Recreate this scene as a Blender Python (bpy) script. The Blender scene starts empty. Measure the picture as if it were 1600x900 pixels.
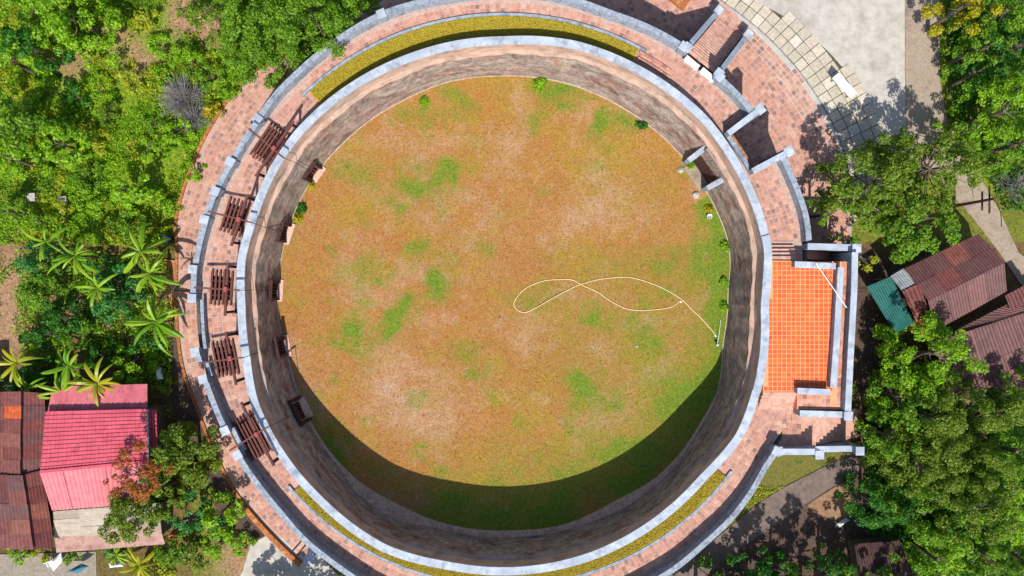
import bpy, math, random
import numpy as np
from mathutils import Vector, Matrix
random.seed(7); rng = np.random.default_rng(7)
S = bpy.context.scene
COL = S.collection
R = math.radians
# ------------------------------------------------------------------ camera, sky, sun, exposure
H = 55.6; F = 1111.0                      # height over the arena floor, focal length in px of a 1600 px wide picture
cam = bpy.data.cameras.new('camera'); co = bpy.data.objects.new('camera', cam); COL.objects.link(co)
co.location = (0, 0, H); co.rotation_euler = (0, 0, 0)
cam.sensor_width = 36; cam.lens = F / 1600 * 36; cam.clip_start = 0.5; cam.clip_end = 2000
S.camera = co
SUN_EL = R(51)
w = bpy.data.worlds.new('World'); S.world = w; w.use_nodes = True
nt = w.node_tree; bg = nt.nodes['Background']
sky = nt.nodes.new('ShaderNodeTexSky'); sky.sky_type = 'NISHITA'; sky.sun_disc = False
sky.sun_elevation = SUN_EL; sky.sun_rotation = R(180)
nt.links.new(sky.outputs[0], bg.inputs[0]); bg.inputs[1].default_value = 0.12
sl = bpy.data.lights.new('sun', 'SUN'); sl.energy = 4.6; sl.angle = R(0.53); sl.color = (1.0, 0.96, 0.88)
so = bpy.data.objects.new('sun', sl); COL.objects.link(so)
so.rotation_euler = (R(90) - SUN_EL, 0, 0)      # light comes from -y, travels to +y
so.location = (0, -30, 40)
S.view_settings.view_transform = 'Standard'; S.view_settings.look = 'None'
S.view_settings.exposure = 0.45; S.view_settings.gamma = 1

# ------------------------------------------------------------------ measures
def P(px, py, z=0.0):
    k = (H - z) / F
    return Vector(((px - 800) * k, (450 - py) * k, z))
CX, CY = -0.57, -1.24
def pol(t, r, z=0.0):
    a = R(t); return Vector((CX + r * math.cos(a), CY + r * math.sin(a), z))
def table(pts, z):
    tt = []; rr = []
    for x, y in pts:
        p = P(x, y, z); dx = p.x - CX; dy = p.y - CY
        tt.append(math.degrees(math.atan2(dy, dx)) % 360); rr.append(math.hypot(dx, dy))
    o = np.argsort(tt); tt = np.array(tt)[o]; rr = np.array(rr)[o]
    g = np.arange(0, 360, 0.5)
    v = np.interp(g, np.r_[tt - 360, tt, tt + 360], np.r_[rr, rr, rr])
    k = np.hanning(15); k /= k.sum()
    v = np.convolve(np.r_[v[-20:], v, v[:20]], k, 'same')[20:-20]
    return lambda t: float(np.interp(t % 360, np.r_[g, 360], np.r_[v, v[0]]))
ZW = 4.0     # rampart walk
ZC = 5.3     # top of inner parapet
ZO = 5.0     # top of outer parapet
Rcap = table([(1194,478),(1187,590),(1157,680),(1100,745),(1025,815),(925,869),(788,893),(700,884),(600,857),(500,782),(437,707),(397,630),(385,560),(377,475),(377,405),(395,342),(425,268),(462,212),(550,135),(640,90),(710,70),(788,63),(900,70),(1000,110),(1100,185),(1150,255),(1185,330),(1200,390),(1198,430)], ZC)
Rgr = table([(1047,225),(1085,270),(1122,335),(1137,375),(1141,412),(1137,450),(1129,537),(1122,610),(1092,665),(1070,700),(1025,747),(962,782),(875,822),(800,829),(700,820),(625,790),(560,752),(520,712),(487,662),(450,555),(435,495),(437,425),(460,332),(485,285),(535,225),(625,160),(700,128),(775,119),(900,135),(975,170)], 0)
def gau(t, c, s):
    d = (t - c + 180) % 360 - 180
    return math.exp(-(d / s) ** 2)
def plw(t): return 1.15 * gau(t, 239, 10) + .62 * gau(t, 303, 13) + .38 * gau(t, 270, 26)
def Rbase(t): return min(Rgr(t) + plw(t), Rcap(t) - .33)
OP = [(1264,375),(1260,337),(1250,307),(1237,275),(1222,243),(1195,205),(1175,175),(1155,150),(1125,122),(1097,97),(1070,74),(1040,56),(1003,38),(953,20),(905,2),(860,-10),(788,-14),(720,-9),(660,2),(600,20),(556,43),(505,78),(462,116),(430,148),(403,187),(365,245),(336,300),(322,340),(309,390),(303,425),(302,470),(304,520),(308,552),(330,620),(352,672),(372,712),(405,760),(440,803),(475,843),(510,872),(545,897),(590,927),(660,952),(740,966),(840,968),(920,955),(1010,915),(1057,887),(1100,850),(1145,808),(1175,768),(1198,725),(1215,703),(1255,640),(1264,560),(1264,450)]
Rout = table(OP, ZO)

# ------------------------------------------------------------------ materials
def col(c):
    c = c.lstrip('#'); v = [int(c[i:i+2], 16) / 255 for i in (0, 2, 4)]
    return tuple(x / 12.92 if x <= .04045 else ((x + .055) / 1.055) ** 2.4 for x in v) + (1,)
MATS = {}
def mat(name, c, rnd=None, mode='island', scale=1.5, detail=None, amt=.5, bump=0., bscale=8, rough=.85, uv=False, stretch=None, metal=0., spec=.25, transl=0.):
    """c: list of hex colours mixed by noise; rnd: list of colours picked per island / object"""
    if name in MATS: return MATS[name]
    m = bpy.data.materials.new(name); m.use_nodes = True; MATS[name] = m
    N = m.node_tree.nodes; L = m.node_tree.links
    b = N['Principled BSDF']; b.inputs['Roughness'].default_value = rough; b.inputs['Metallic'].default_value = metal
    b.inputs['Specular IOR Level'].default_value = spec
    tc = N.new('ShaderNodeTexCoord'); src = tc.outputs['UV' if uv else 'Object']
    if not uv:
        geo = N.new('ShaderNodeNewGeometry'); src = geo.outputs['Position']
    if stretch:
        mp = N.new('ShaderNodeMapping'); mp.inputs['Scale'].default_value = stretch
        L.new(src, mp.inputs[0]); src = mp.outputs[0]
    def noise(sc, d=6, r=.6):
        n = N.new('ShaderNodeTexNoise'); n.inputs['Scale'].default_value = sc; n.inputs['Detail'].default_value = d
        n.inputs['Roughness'].default_value = r; L.new(src, n.inputs['Vector']); return n.outputs['Fac']
    def ramp(fac, cs, lo=.32, hi=.68, const=False):
        r = N.new('ShaderNodeValToRGB'); e = r.color_ramp.elements
        if const: r.color_ramp.interpolation = 'CONSTANT'
        n = len(cs)
        while len(e) < n: e.new(.5)
        for i, cc in enumerate(cs):
            e[i].position = (i / n) if const else (lo + (hi - lo) * i / max(1, n - 1)); e[i].color = col(cc)
        L.new(fac, r.inputs[0]); return r.outputs[0]
    out = ramp(noise(scale), c) if len(c) > 1 else None
    if out is None:
        rgb = N.new('ShaderNodeRGB'); rgb.outputs[0].default_value = col(c[0]); out = rgb.outputs[0]
    if rnd:
        if mode == 'island':
            g = N.new('ShaderNodeNewGeometry'); rf = g.outputs['Random Per Island']
        else:
            g = N.new('ShaderNodeObjectInfo'); rf = g.outputs['Random']
        rc = ramp(rf, rnd, const=True)
        mx = N.new('ShaderNodeMix'); mx.data_type = 'RGBA'; mx.inputs[0].default_value = amt
        L.new(out, mx.inputs[6]); L.new(rc, mx.inputs[7]); out = mx.outputs[2]
    if detail:
        f2 = ramp(noise(detail[0], 8, .7), ['%02x%02x%02x' % ((int(255 * detail[1]),) * 3), 'ffffff'], .3, .6)
        mx = N.new('ShaderNodeMix'); mx.data_type = 'RGBA'; mx.blend_type = 'MULTIPLY'; mx.inputs[0].default_value = 1
        L.new(out, mx.inputs[6]); L.new(f2, mx.inputs[7]); out = mx.outputs[2]
    L.new(out, b.inputs['Base Color'])
    if bump:
        bp = N.new('ShaderNodeBump'); bp.inputs['Strength'].default_value = bump; bp.inputs['Distance'].default_value = .05
        L.new(noise(bscale, 6, .65), bp.inputs['Height']); L.new(bp.outputs[0], b.inputs['Normal'])
    if transl:
        t = N.new('ShaderNodeBsdfTranslucent'); L.new(out, t.inputs[0])
        ms = N.new('ShaderNodeMixShader'); ms.inputs[0].default_value = transl
        L.new(b.outputs[0], ms.inputs[1]); L.new(t.outputs[0], ms.inputs[2])
        L.new(ms.outputs[0], N['Material Output'].inputs[0])
    return m
TILE = ['bf8672','c6907c','b87e6a','c89684','c08a76','ba8270','ca9c8a','b67a66','c28c78','cc9f8e','bb8474','a4746a','80605e','be8872','c69482','bc826e','946e6a']
M_tile = mat('terracotta paving tile', ['b5806c','cda392'], TILE, amt=.72, scale=.45, detail=(2.2, .74), bump=.15)
M_mortar = mat('pale mortar', ['c0a294','ae9186'], scale=2.0, detail=(6, .8), bump=.2)
M_otile = mat('orange deck tile', ['d85a26','e46c2e'], ['d65a2a','e46c32','c8502a','e06830'], amt=.5, scale=.4, detail=(1.2, .8), bump=.1, rough=.7)
M_omort = mat('light deck joint', ['e29a72','d88e66'], scale=2)
M_white = mat('limewashed coping', ['a6aebb','b2bac6','98a1af'], scale=.8, detail=(1.6, .74), bump=.15, rough=.9)
M_grey = mat('weathered grey render', ['8a94a2','9ba4b0','76808e'], scale=1.3, detail=(4, .7), bump=.25)
M_dgrey = mat('mossy outer masonry', ['4d4a47','6a605a','3c3d38'], scale=1.2, detail=(5, .7), bump=.4)
M_wood = mat('dark timber', ['3c2420','543430','2c1a18'], scale=6, detail=(12, .7), bump=.3)
M_woodr = mat('reddish timber', ['5a3430','744840','4a2a26'], scale=6, detail=(12, .75), bump=.3)
M_black = mat('painted pit darkness', ['191413','231b19'], scale=2)  # near black: the shade inside shafts and cages put into the colour
M_conc = mat('pale plaza concrete', ['aea69c','b8b1a8','a2998f'], scale=.25, detail=(1.3, .84), bump=.1)
M_path = mat('tan concrete lane', ['94826f','a09080','867464'], scale=.5, detail=(5, .82), bump=.2)
M_soil = mat('dark soil', ['4c3c34','5e4a40','3a302a'], scale=.7, detail=(5, .7), bump=.5)
M_paver = mat('cream stone paver', ['bcb09e','c4baaa'], ['c2b8a6','b6aa98','cbc2b4','b0a694','bcae9c','aca492'], mode='object', amt=.7, scale=1, detail=(4, .85), bump=.15)
M_pbed = mat('mossy paver joint', ['4a4534','585240','3c3828'], scale=1.5, detail=(6, .7), bump=.3)
M_obrick = mat('orange brick kerb', ['b8743e','a0603a','c98a50'], scale=2.5, detail=(7, .75), bump=.25)
M_sill = mat('pink sill slab', ['d0a090','dcb4a2'], scale=3, detail=(6, .85), bump=.1)
M_rust = mat('rusty corrugated iron', ['66322f','784440','562a28'], ['62302d','7c4641','6c3833','8a5444','743e38','562c29'], mode='object', amt=.6, scale=.9, detail=(3, .75), bump=.1, rough=.6)
M_rust2 = mat('orange rusted iron', ['a8482a','c05c30','8a3c28'], scale=1.5, detail=(4, .7), rough=.7)
M_rust3 = mat('dull mauve iron sheet', ['623f3e','6f4b49','543635'], ['623e3d','754c48','583a38'], mode='object', amt=.5, scale=.6, detail=(3, .82), rough=.6)
M_red = mat('crimson roof sheet', ['bc4658','c65262','ac3c4e'], scale=.5, detail=(2, .82), rough=.55, spec=.3)
M_pink = mat('pale pink roof sheet', ['bc6068','c66c74','ae545e'], scale=.4, detail=(2, .82), rough=.5)
M_fibro = mat('weathered fibre cement', ['a39383','b3a596','8c7b70'], ['a89886','988877','b5a898','94705f'], mode='object', amt=.5, scale=1, stretch=(.5, 4, 1), detail=(4, .75), bump=.1)
M_green = mat('teal metal sheet', ['1a5450','22625a','164a48'], scale=.8, detail=(3, .85), rough=.5)
M_zinc = mat('grey zinc sheet', ['6f747a','85898c','5e6468'], scale=1, detail=(3, .8), rough=.5)
M_clear = mat('pale plastic sheet', ['a9b0b0','c2c8c8'], scale=1, rough=.4)
M_plast = mat('white plastic', ['dcdfe2','e8eaec'], scale=1, rough=.4)
M_wallh = mat('dim house render', ['6f6455','5e5448'], scale=.8, detail=(3, .8), bump=.1)
M_hose = mat('pale rubber hose', ['d9b98e','e2c79c'], scale=2, rough=.5)
M_bark = mat('grey brown bark', ['5e5146','7a6c5e','463c34'], scale=6, detail=(10, .6), bump=.5)
M_dead = mat('silvery dead twigs', ['7a7674','8c8886'], ['7c7876','686462','949090'], amt=.6, scale=2)
M_cable = mat('black cable', ['181818'], scale=1)
M_barrel = mat('blue plastic', ['1c3157','24406e'], scale=2, rough=.4)
M_redp = mat('red plastic', ['b01818','c42020'], scale=2, rough=.4)
M_teal = mat('teal cloth', ['2c5f6e','3a7080'], scale=2)
LEAF = {
 'bright': ['7ca81a','8cba20','689818','a4cc2a','568814','b8d434'],
 'yellow': ['a4b422','b8bc30','90a620','c8c83e','7c941e','bcac48'],
 'mid': ['648e1c','74a024','547e18','88ae2a','446a14','9cbc36'],
 'deep': ['34701c','428024','285e18','50902c','204e12','60982e'],
 'olive': ['66841c','769226','567418','8aa030','466212','9caa40'],
 'blue': ['3c8038','4a9044','2e7030','60a24e','265e2a','76b45e'],
 'orange': ['a85a2a','b87030','8c4a26','c08438','7c6a28','c87850'],
 'sun': ['b0ac1c','c8bc20','98a01c','d8c828','80901a','a87c20']}
def leafmat(k):
    cs = LEAF[k]
    return mat(k + ' leaves', [cs[0], cs[1], cs[2]], cs, amt=.65, scale=.9, rough=.5, spec=.3, transl=.5)

def brick_wall_mat():
    m = bpy.data.materials.new('weathered brick and lime wall'); m.use_nodes = True
    N = m.node_tree.nodes; L = m.node_tree.links; b = N['Principled BSDF']; b.inputs['Roughness'].default_value = .95
    b.inputs['Specular IOR Level'].default_value = .1
    tc = N.new('ShaderNodeTexCoord'); uv = tc.outputs['UV']
    br = N.new('ShaderNodeTexBrick'); br.inputs['Scale'].default_value = 1; br.inputs['Brick Width'].default_value = .34
    br.inputs['Row Height'].default_value = .11; br.inputs['Mortar Size'].default_value = .012
    br.inputs['Color1'].default_value = col('9a6e60'); br.inputs['Color2'].default_value = col('7d564c'); br.inputs['Mortar'].default_value = col('a09488')
    L.new(uv, br.inputs['Vector'])
    def nz(sx, sy, sc, d=7):
        mp = N.new('ShaderNodeMapping'); mp.inputs['Scale'].default_value = (sx, sy, 1); L.new(uv, mp.inputs[0])
        n = N.new('ShaderNodeTexNoise'); n.inputs['Scale'].default_value = sc; n.inputs['Detail'].default_value = d; n.inputs['Roughness'].default_value = .68
        L.new(mp.outputs[0], n.inputs['Vector']); return n.outputs['Fac']
    def rp(f, a, bb, ca, cb):
        r = N.new('ShaderNodeValToRGB'); r.color_ramp.elements[0].position = a; r.color_ramp.elements[1].position = bb
        r.color_ramp.elements[0].color = ca; r.color_ramp.elements[1].color = cb; L.new(f, r.inputs[0]); return r.outputs[0]
    def mix(a, bb, f, t='MIX'):
        x = N.new('ShaderNodeMix'); x.data_type = 'RGBA'; x.blend_type = t
        if isinstance(f, float): x.inputs[0].default_value = f
        else: L.new(f, x.inputs[0])
        for i, v in ((6, a), (7, bb)):
            if isinstance(v, tuple): x.inputs[i].default_value = v
            else: L.new(v, x.inputs[i])
        return x.outputs[2]
    c = mix(br.outputs['Color'], col('a0968e'), rp(nz(.6, .9, .6), .32, .52, (0, 0, 0, 1), (1, 1, 1, 1)))     # grey lime film
    c = mix(c, col('b3a08c'), rp(nz(.35, 1.1, 1.0, 9), .53, .68, (0, 0, 0, 1), (.8, .8, .8, 1)))      # pale streaks
    c = mix(c, col('5a4640'), rp(nz(.8, 1.0, .8, 9), .52, .68, (0, 0, 0, 1), (.85, .85, .85, 1)))     # dark damp
    c = mix(c, col('9a5e4c'), rp(nz(.8, 1.0, .9, 10), .53, .68, (0, 0, 0, 1), (.75, .75, .75, 1)))     # bare brick
    c = mix(c, rp(nz(2, 3, 1.6, 10), .34, .6, (.55, .55, .55, 1), (1, 1, 1, 1)), 1.0, 'MULTIPLY')
    c = mix(c, rp(nz(.35, 2.0, .9, 10), .36, .6, (.74, .71, .7, 1), (1.16, 1.14, 1.12, 1)), 1.0, 'MULTIPLY')
    c = mix(c, rp(nz(1.6, 1.6, .8, 10), .42, .58, (.74, .7, .7, 1), (1.12, 1.08, 1.05, 1)), 1.0, 'MULTIPLY')
    # upper band paler and pinker: v above 4 m
    sp = N.new('ShaderNodeSeparateXYZ'); L.new(uv, sp.inputs[0])
    mr = N.new('ShaderNodeMapRange'); mr.inputs['From Min'].default_value = 4.0; mr.inputs['From Max'].default_value = 4.15; L.new(sp.outputs['Y'], mr.inputs['Value'])
    ad = N.new('ShaderNodeMath'); ad.operation = 'MULTIPLY'; L.new(mr.outputs[0], ad.inputs[0]); L.new(rp(nz(.7, 1.1, 1.1, 10), .36, .6, (.15, .15, .15, 1), (1, 1, 1, 1)), ad.inputs[1])
    c = mix(c, col('b89a88'), ad.outputs[0])
    L.new(c, b.inputs['Base Color'])
    bp = N.new('ShaderNodeBump'); bp.inputs['Strength'].default_value = .6; bp.inputs['Distance'].default_value = .04
    L.new(nz(3, 3, 3, 9), bp.inputs['Height']); L.new(bp.outputs[0], b.inputs['Normal'])
    return m
M_brick = brick_wall_mat()

def attr_ground(name, base, layers, fine, bump=.6):
    """base colours by noise; layers = [(attribute, colour list)] mixed in by painted-on vegetation cover"""
    m = bpy.data.materials.new(name); m.use_nodes = True
    N = m.node_tree.nodes; L = m.node_tree.links; b = N['Principled BSDF']; b.inputs['Roughness'].default_value = .95; b.inputs['Specular IOR Level'].default_value = .1
    g = N.new('ShaderNodeNewGeometry'); src = g.outputs['Position']
    def nz(sc, d=8, r=.65):
        n = N.new('ShaderNodeTexNoise'); n.inputs['Scale'].default_value = sc; n.inputs['Detail'].default_value = d; n.inputs['Roughness'].default_value = r
        L.new(src, n.inputs['Vector']); return n.outputs['Fac']
    def ramp(f, cs, lo=.34, hi=.66):
        r = N.new('ShaderNodeValToRGB'); e = r.color_ramp.elements
        while len(e) < len(cs): e.new(.5)
        for i, cc in enumerate(cs): e[i].position = lo + (hi - lo) * i / (len(cs) - 1); e[i].color = col(cc)
        L.new(f, r.inputs[0]); return r.outputs[0]
    def mix(a, bb, f, t='MIX'):
        x = N.new('ShaderNodeMix'); x.data_type = 'RGBA'; x.blend_type = t
        if isinstance(f, float): x.inputs[0].default_value = f
        else: L.new(f, x.inputs[0])
        L.new(a, x.inputs[6]); L.new(bb, x.inputs[7]); return x.outputs[2]
    c = ramp(nz(.22), base)
    c = mix(c, ramp(nz(1.1, 9, .7), base[::-1]), .5)
    c = mix(c, ramp(nz(2.4, 10, .8), base[2:]+base[:2], .4, .6), .5)
    for k, (an, cs) in enumerate(layers):
        at = N.new('ShaderNodeAttribute'); at.attribute_name = an
        n = nz(2.6 + k, 9, .75)
        ad = N.new('ShaderNodeMath'); ad.operation = 'ADD'; L.new(at.outputs['Fac'], ad.inputs[0]); L.new(n, ad.inputs[1])
        mr = N.new('ShaderNodeMapRange'); mr.inputs['From Min'].default_value = .62; mr.inputs['From Max'].default_value = 1.3; L.new(ad.outputs[0], mr.inputs['Value'])
        c = mix(c, ramp(nz(3.5), cs), mr.outputs[0])
    c = mix(c, ramp(nz(6, 8, .8), ['%02x%02x%02x' % ((int(255 * fine),) * 3), 'ffffff'], .36, .6), 1.0, 'MULTIPLY')
    L.new(c, b.inputs['Base Color'])
    bp = N.new('ShaderNodeBump'); bp.inputs['Strength'].default_value = bump; bp.inputs['Distance'].default_value = .06
    L.new(nz(11, 6, .75), bp.inputs['Height']); L.new(bp.outputs[0], b.inputs['Normal'])
    return m

# ------------------------------------------------------------------ object helpers
def put(name, me, parent=None, m=None, kind=None):
    o = bpy.data.objects.new(name, me); COL.objects.link(o)
    if parent: o.parent = parent
    if m and not me.materials: me.materials.append(m)
    if kind: o['kind'] = kind
    return o
def tag(o, label, cat, group=None):
    o['label'] = label; o['category'] = cat
    if group: o['group'] = group
    return o
def thing(name, loc, label, cat, group=None, rz=0.):
    o = bpy.data.objects.new(name, None); COL.objects.link(o); o.location = loc; o.rotation_euler = (0, 0, rz)
    o.empty_display_size = .2
    return tag(o, label, cat, group)
class MB:
    def __init__(s): s.v = []; s.f = []; s.uv = []
    def quad(s, a, b, c, d, uv=None):
        n = len(s.v); s.v += [a, b, c, d]; s.f.append((n, n+1, n+2, n+3)); s.uv.append(uv)
    def prism(s, poly, z0, z1):
        n = len(s.v); k = len(poly)
        ar = sum(poly[i][0]*poly[(i+1)%k][1] - poly[(i+1)%k][0]*poly[i][1] for i in range(k))
        if ar < 0: poly = poly[::-1]
        s.v += [(p[0], p[1], z0) for p in poly] + [(p[0], p[1], z1) for p in poly]
        s.f.append(tuple(range(n+k-1, n-1, -1))); s.f.append(tuple(range(n+k, n+2*k)))
        for i in range(k):
            j = (i+1) % k; s.f.append((n+i, n+j, n+k+j, n+k+i))
        return s
    def box(s, cx, cy, z0, z1, lx, ly, a=0.):
        c, q = math.cos(a), math.sin(a)
        return s.prism([(cx + x*c - y*q, cy + x*q + y*c) for x, y in ((-lx/2,-ly/2),(lx/2,-ly/2),(lx/2,ly/2),(-lx/2,ly/2))], z0, z1)
    def beam(s, p0, p1, w, h=None, w1=None):
        h = h or w; w1 = w1 or w
        p0 = Vector(p0); p1 = Vector(p1); d = (p1 - p0).normalized()
        up = Vector((0, 0, 1)) if abs(d.z) < .95 else Vector((0, 1, 0))
        x = d.cross(up).normalized(); y = x.cross(d)
        n = len(s.v)
        for p, ww in ((p0, w), (p1, w1)):
            hh = h * ww / w
            for a, b in ((-1,-1),(1,-1),(1,1),(-1,1)): s.v.append(p + x*a*ww/2 + y*b*hh/2)
        for i in range(4):
            j = (i+1) % 4; s.f.append((n+i, n+j, n+4+j, n+4+i))
        s.f.append((n+3, n+2, n+1, n)); s.f.append((n+4, n+5, n+6, n+7)); return s
    def tube(s, pts, r, k=8, r1=None, closed=False):
        pts = [Vector(p) for p in pts]; n = len(s.v); m = len(pts)
        for i, p in enumerate(pts):
            d = (pts[min(i+1, m-1)] - pts[max(i-1, 0)]).normalized()
            up = Vector((0,0,1)) if abs(d.z) < .9 else Vector((1,0,0))
            x = d.cross(up).normalized(); y = x.cross(d)
            rr = r if r1 is None else r + (r1 - r) * i / (m - 1)
            for j in range(k):
                a = 2*math.pi*j/k; s.v.append(p + x*math.cos(a)*rr + y*math.sin(a)*rr)
        for i in range(m-1):
            for j in range(k):
                q = (j+1) % k; s.f.append((n+i*k+j, n+i*k+q, n+(i+1)*k+q, n+(i+1)*k+j))
        s.f.append(tuple(range(n+k-1, n-1, -1))); s.f.append(tuple(range(n+(m-1)*k, n+m*k))); return s
    def mesh(s, name, m):
        me = bpy.data.meshes.new(name); me.from_pydata([tuple(v) for v in s.v], [], s.f)
        if m: me.materials.append(m)
        if any(u for u in s.uv) and len(s.uv) == len(s.f):
            ul = me.uv_layers.new(name='UVMap'); flat = []
            for u in s.uv: flat += [c for q in u for c in q]
            ul.data.foreach_set('uv', flat)
        me.update(); return me
    def build(s, name, m, parent=None, loc=None, kind=None):
        if parent is not None and loc is None:
            off = Vector(parent.location); rz = parent.rotation_euler.z
        o = put(name, s.mesh(name, m), parent, None, kind)
        if parent is not None: o.matrix_parent_inverse = world_inv(parent)
        return o
def world_inv(o):
    m = Matrix.LocRotScale(o.location, o.rotation_euler, o.scale)
    if o.parent: m = world_inv(o.parent).inverted() @ o.matrix_parent_inverse @ m
    return m.inverted()
def fast_mesh(name, V, Q, m, attrs=None, flat=False):
    me = bpy.data.meshes.new(name); nv = len(V); nq = len(Q)
    me.vertices.add(nv); me.vertices.foreach_set('co', V.astype(np.float32).ravel())
    me.loops.add(nq*4); me.loops.foreach_set('vertex_index', Q.astype(np.int32).ravel())
    me.polygons.add(nq); me.polygons.foreach_set('loop_start', np.arange(nq, dtype=np.int32)*4)
    me.update(calc_edges=True)
    for k, a in (attrs or {}).items():
        at = me.attributes.new(k, 'FLOAT', 'POINT'); at.data.foreach_set('value', a.astype(np.float32))
    if flat: me.shade_flat()
    me.materials.append(m); return me
def vnoise(x, y, sc, seed=0):
    """smooth value noise on arrays"""
    r = np.random.default_rng(seed); T = r.random((64, 64))
    u = x*sc + 31.7; v = y*sc + 17.3
    i = np.floor(u).astype(int); j = np.floor(v).astype(int); a = u-i; b = v-j
    a = a*a*(3-2*a); b = b*b*(3-2*b)
    g = lambda p, q: T[p % 64, q % 64]
    return (g(i,j)*(1-a)+g(i+1,j)*a)*(1-b) + (g(i,j+1)*(1-a)+g(i+1,j+1)*a)*b
def fbm(x, y, sc, seed=0, o=4):
    s = 0; am = .5
    for k in range(o): s = s + am*vnoise(x, y, sc*2**k, seed+k); am *= .5
    return s/(1-.5**o)
def inpoly(x, y, poly):
    c = np.zeros(np.shape(x), bool); n = len(poly)
    for i in range(n):
        x0, y0 = poly[i][0], poly[i][1]; x1, y1 = poly[(i+1) % n][0], poly[(i+1) % n][1]
        cond = ((y0 > y) != (y1 > y)); xi = (x1-x0)*(y-y0)/((y1-y0) or 1e-9)+x0
        c ^= cond & (x < xi)
    return c

# ================================================================== GROUND
GREEN_G = ['5a7a1c','75901e','46681a','8e9a2a']
M_ground = attr_ground('open ground', ['6a5238','8a6a4a','57452e','7c6a3a'],
    [('grassy', ['6f9020','8ca428','587c1a','a4a838']), ('bare', ['a07a60','b08a6e','907054'])], .6)
def ground_sheet():
    n = 300; xs = np.linspace(-48, 48, n); ys = np.linspace(-32, 32, 200)
    xs = np.r_[-900, -300, -100, xs, 100, 300, 900]; ys = np.r_[-900, -300, -80, ys, 80, 300, 900]
    X, Y = np.meshgrid(xs, ys); Z = -.06 + 0*X
    px = 800 + X*20; py = 450 - Y*20
    g = .3 + .35*fbm(X, Y, .2, 5) + np.where((px < 430) & (py < 350), .3, 0) + np.where((px > 1450) & (py < 300), .1, 0)
    g = np.where((px > 1330) & (py > 380), .0, g); g = np.where((px < 290) & (py > 380) & (py < 620), .15, g)
    g = np.where((px < 300) & (py > 600), .2, g)
    b = 0*X
    for cx, cy, r in ((110,95,36),(180,50,25),(300,10,40),(290,30,25),(30,440,70),(20,500,80),(70,450,30),(130,480,26),(200,480,20),(160,440,20),(165,510,22),(240,440,16),(380,880,60),(220,90,35),(330,45,30)):
        b = b + np.exp(-(((px-cx)/r)**2 + ((py-cy)/r)**2))*.75
    V = np.c_[X.ravel(), Y.ravel(), Z.ravel()]
    m, k = X.shape; i, j = np.meshgrid(np.arange(m-1), np.arange(k-1), indexing='ij')
    a = (i*k+j).ravel(); Q = np.c_[a, a+1, a+k+1, a+k]
    me = fast_mesh('ground', V, Q, M_ground, {'grassy': g.ravel(), 'bare': b.ravel()})
    put('ground', me, kind='structure')
ground_sheet()

def flat(name, pts, z, m, kind='structure', pz=0):
    poly = [P(x, y, pz) for x, y in pts]
    mb = MB(); mb.prism([(p.x, p.y) for p in poly], z-.05, z)
    return mb.build(name, m, kind=kind)
flat('plaza', [(1080,-120),(1414,-120),(1414,108),(1416,240),(1390,260),(1290,240),(1180,80)], -.004, M_conc)
flat('lane', [(1414.5,-120),(1470,-120),(1468,40),(1468,120),(1478,180),(1500,225),(1530,275),(1562,330),(1592,395),(1640,430),(1700,470),(1690,520),(1620,480),(1562,395),(1520,340),(1470,285),(1416.5,240),(1414.5,108)], 0, M_path)
flat('service_lane', [(1302,722),(1224,762),(1180,790),(1130,832),(1040,905),(960,970),(1010,1010),(1080,915),(1160,855),(1273,778),(1318,750),(1347,735),(1345,700)], 0, mat('worn brown lane', ['6c5d55','786860','5e5049'], scale=.6, detail=(3,.78), bump=.3))
flat('yard', [(420,835),(480,850),(560,930),(640,1000),(330,1000),(380,890),(392,850)], 0, M_conc)
flat('house_yard', [(-60,868),(150,862),(152,990),(-60,990)], 0, mat('yard slabs', ['8a7f72','988d80'], scale=1, detail=(4,.8)))
flat('shaded_soil', [(1335,380),(1420,420),(1400,500),(1480,640),(1600,600),(1700,700),(1700,1000),(1000,1060),(1010,1000),(1080,913),(1160,853),(1273,776),(1318,748),(1347,733),(1342,640)], -.02, M_soil)  # soil coloured dark here, the tree shade put into its tone
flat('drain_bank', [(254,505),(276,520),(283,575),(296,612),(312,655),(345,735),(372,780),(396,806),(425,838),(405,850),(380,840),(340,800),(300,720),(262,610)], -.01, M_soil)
flat('bare_soil', [(1320,752),(1335,800),(1310,815),(1270,800),(1262,790),(1275,780)], -.006, mat('tan bare soil', ['9c7a5c','8a6a50'], scale=1.2, detail=(5,.75), bump=.4))  # same soil where sunlit, the light put into a paler tan
flat('grass_verge', [(1180,700),(1340,690),(1340,704),(1301,721),(1223,761),(1180,789),(1120,838),(1100,800)], .006, mat('dry verge grass', ['66662a','746e30','565e24'], scale=1.5, detail=(8,.6), bump=.6))

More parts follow.
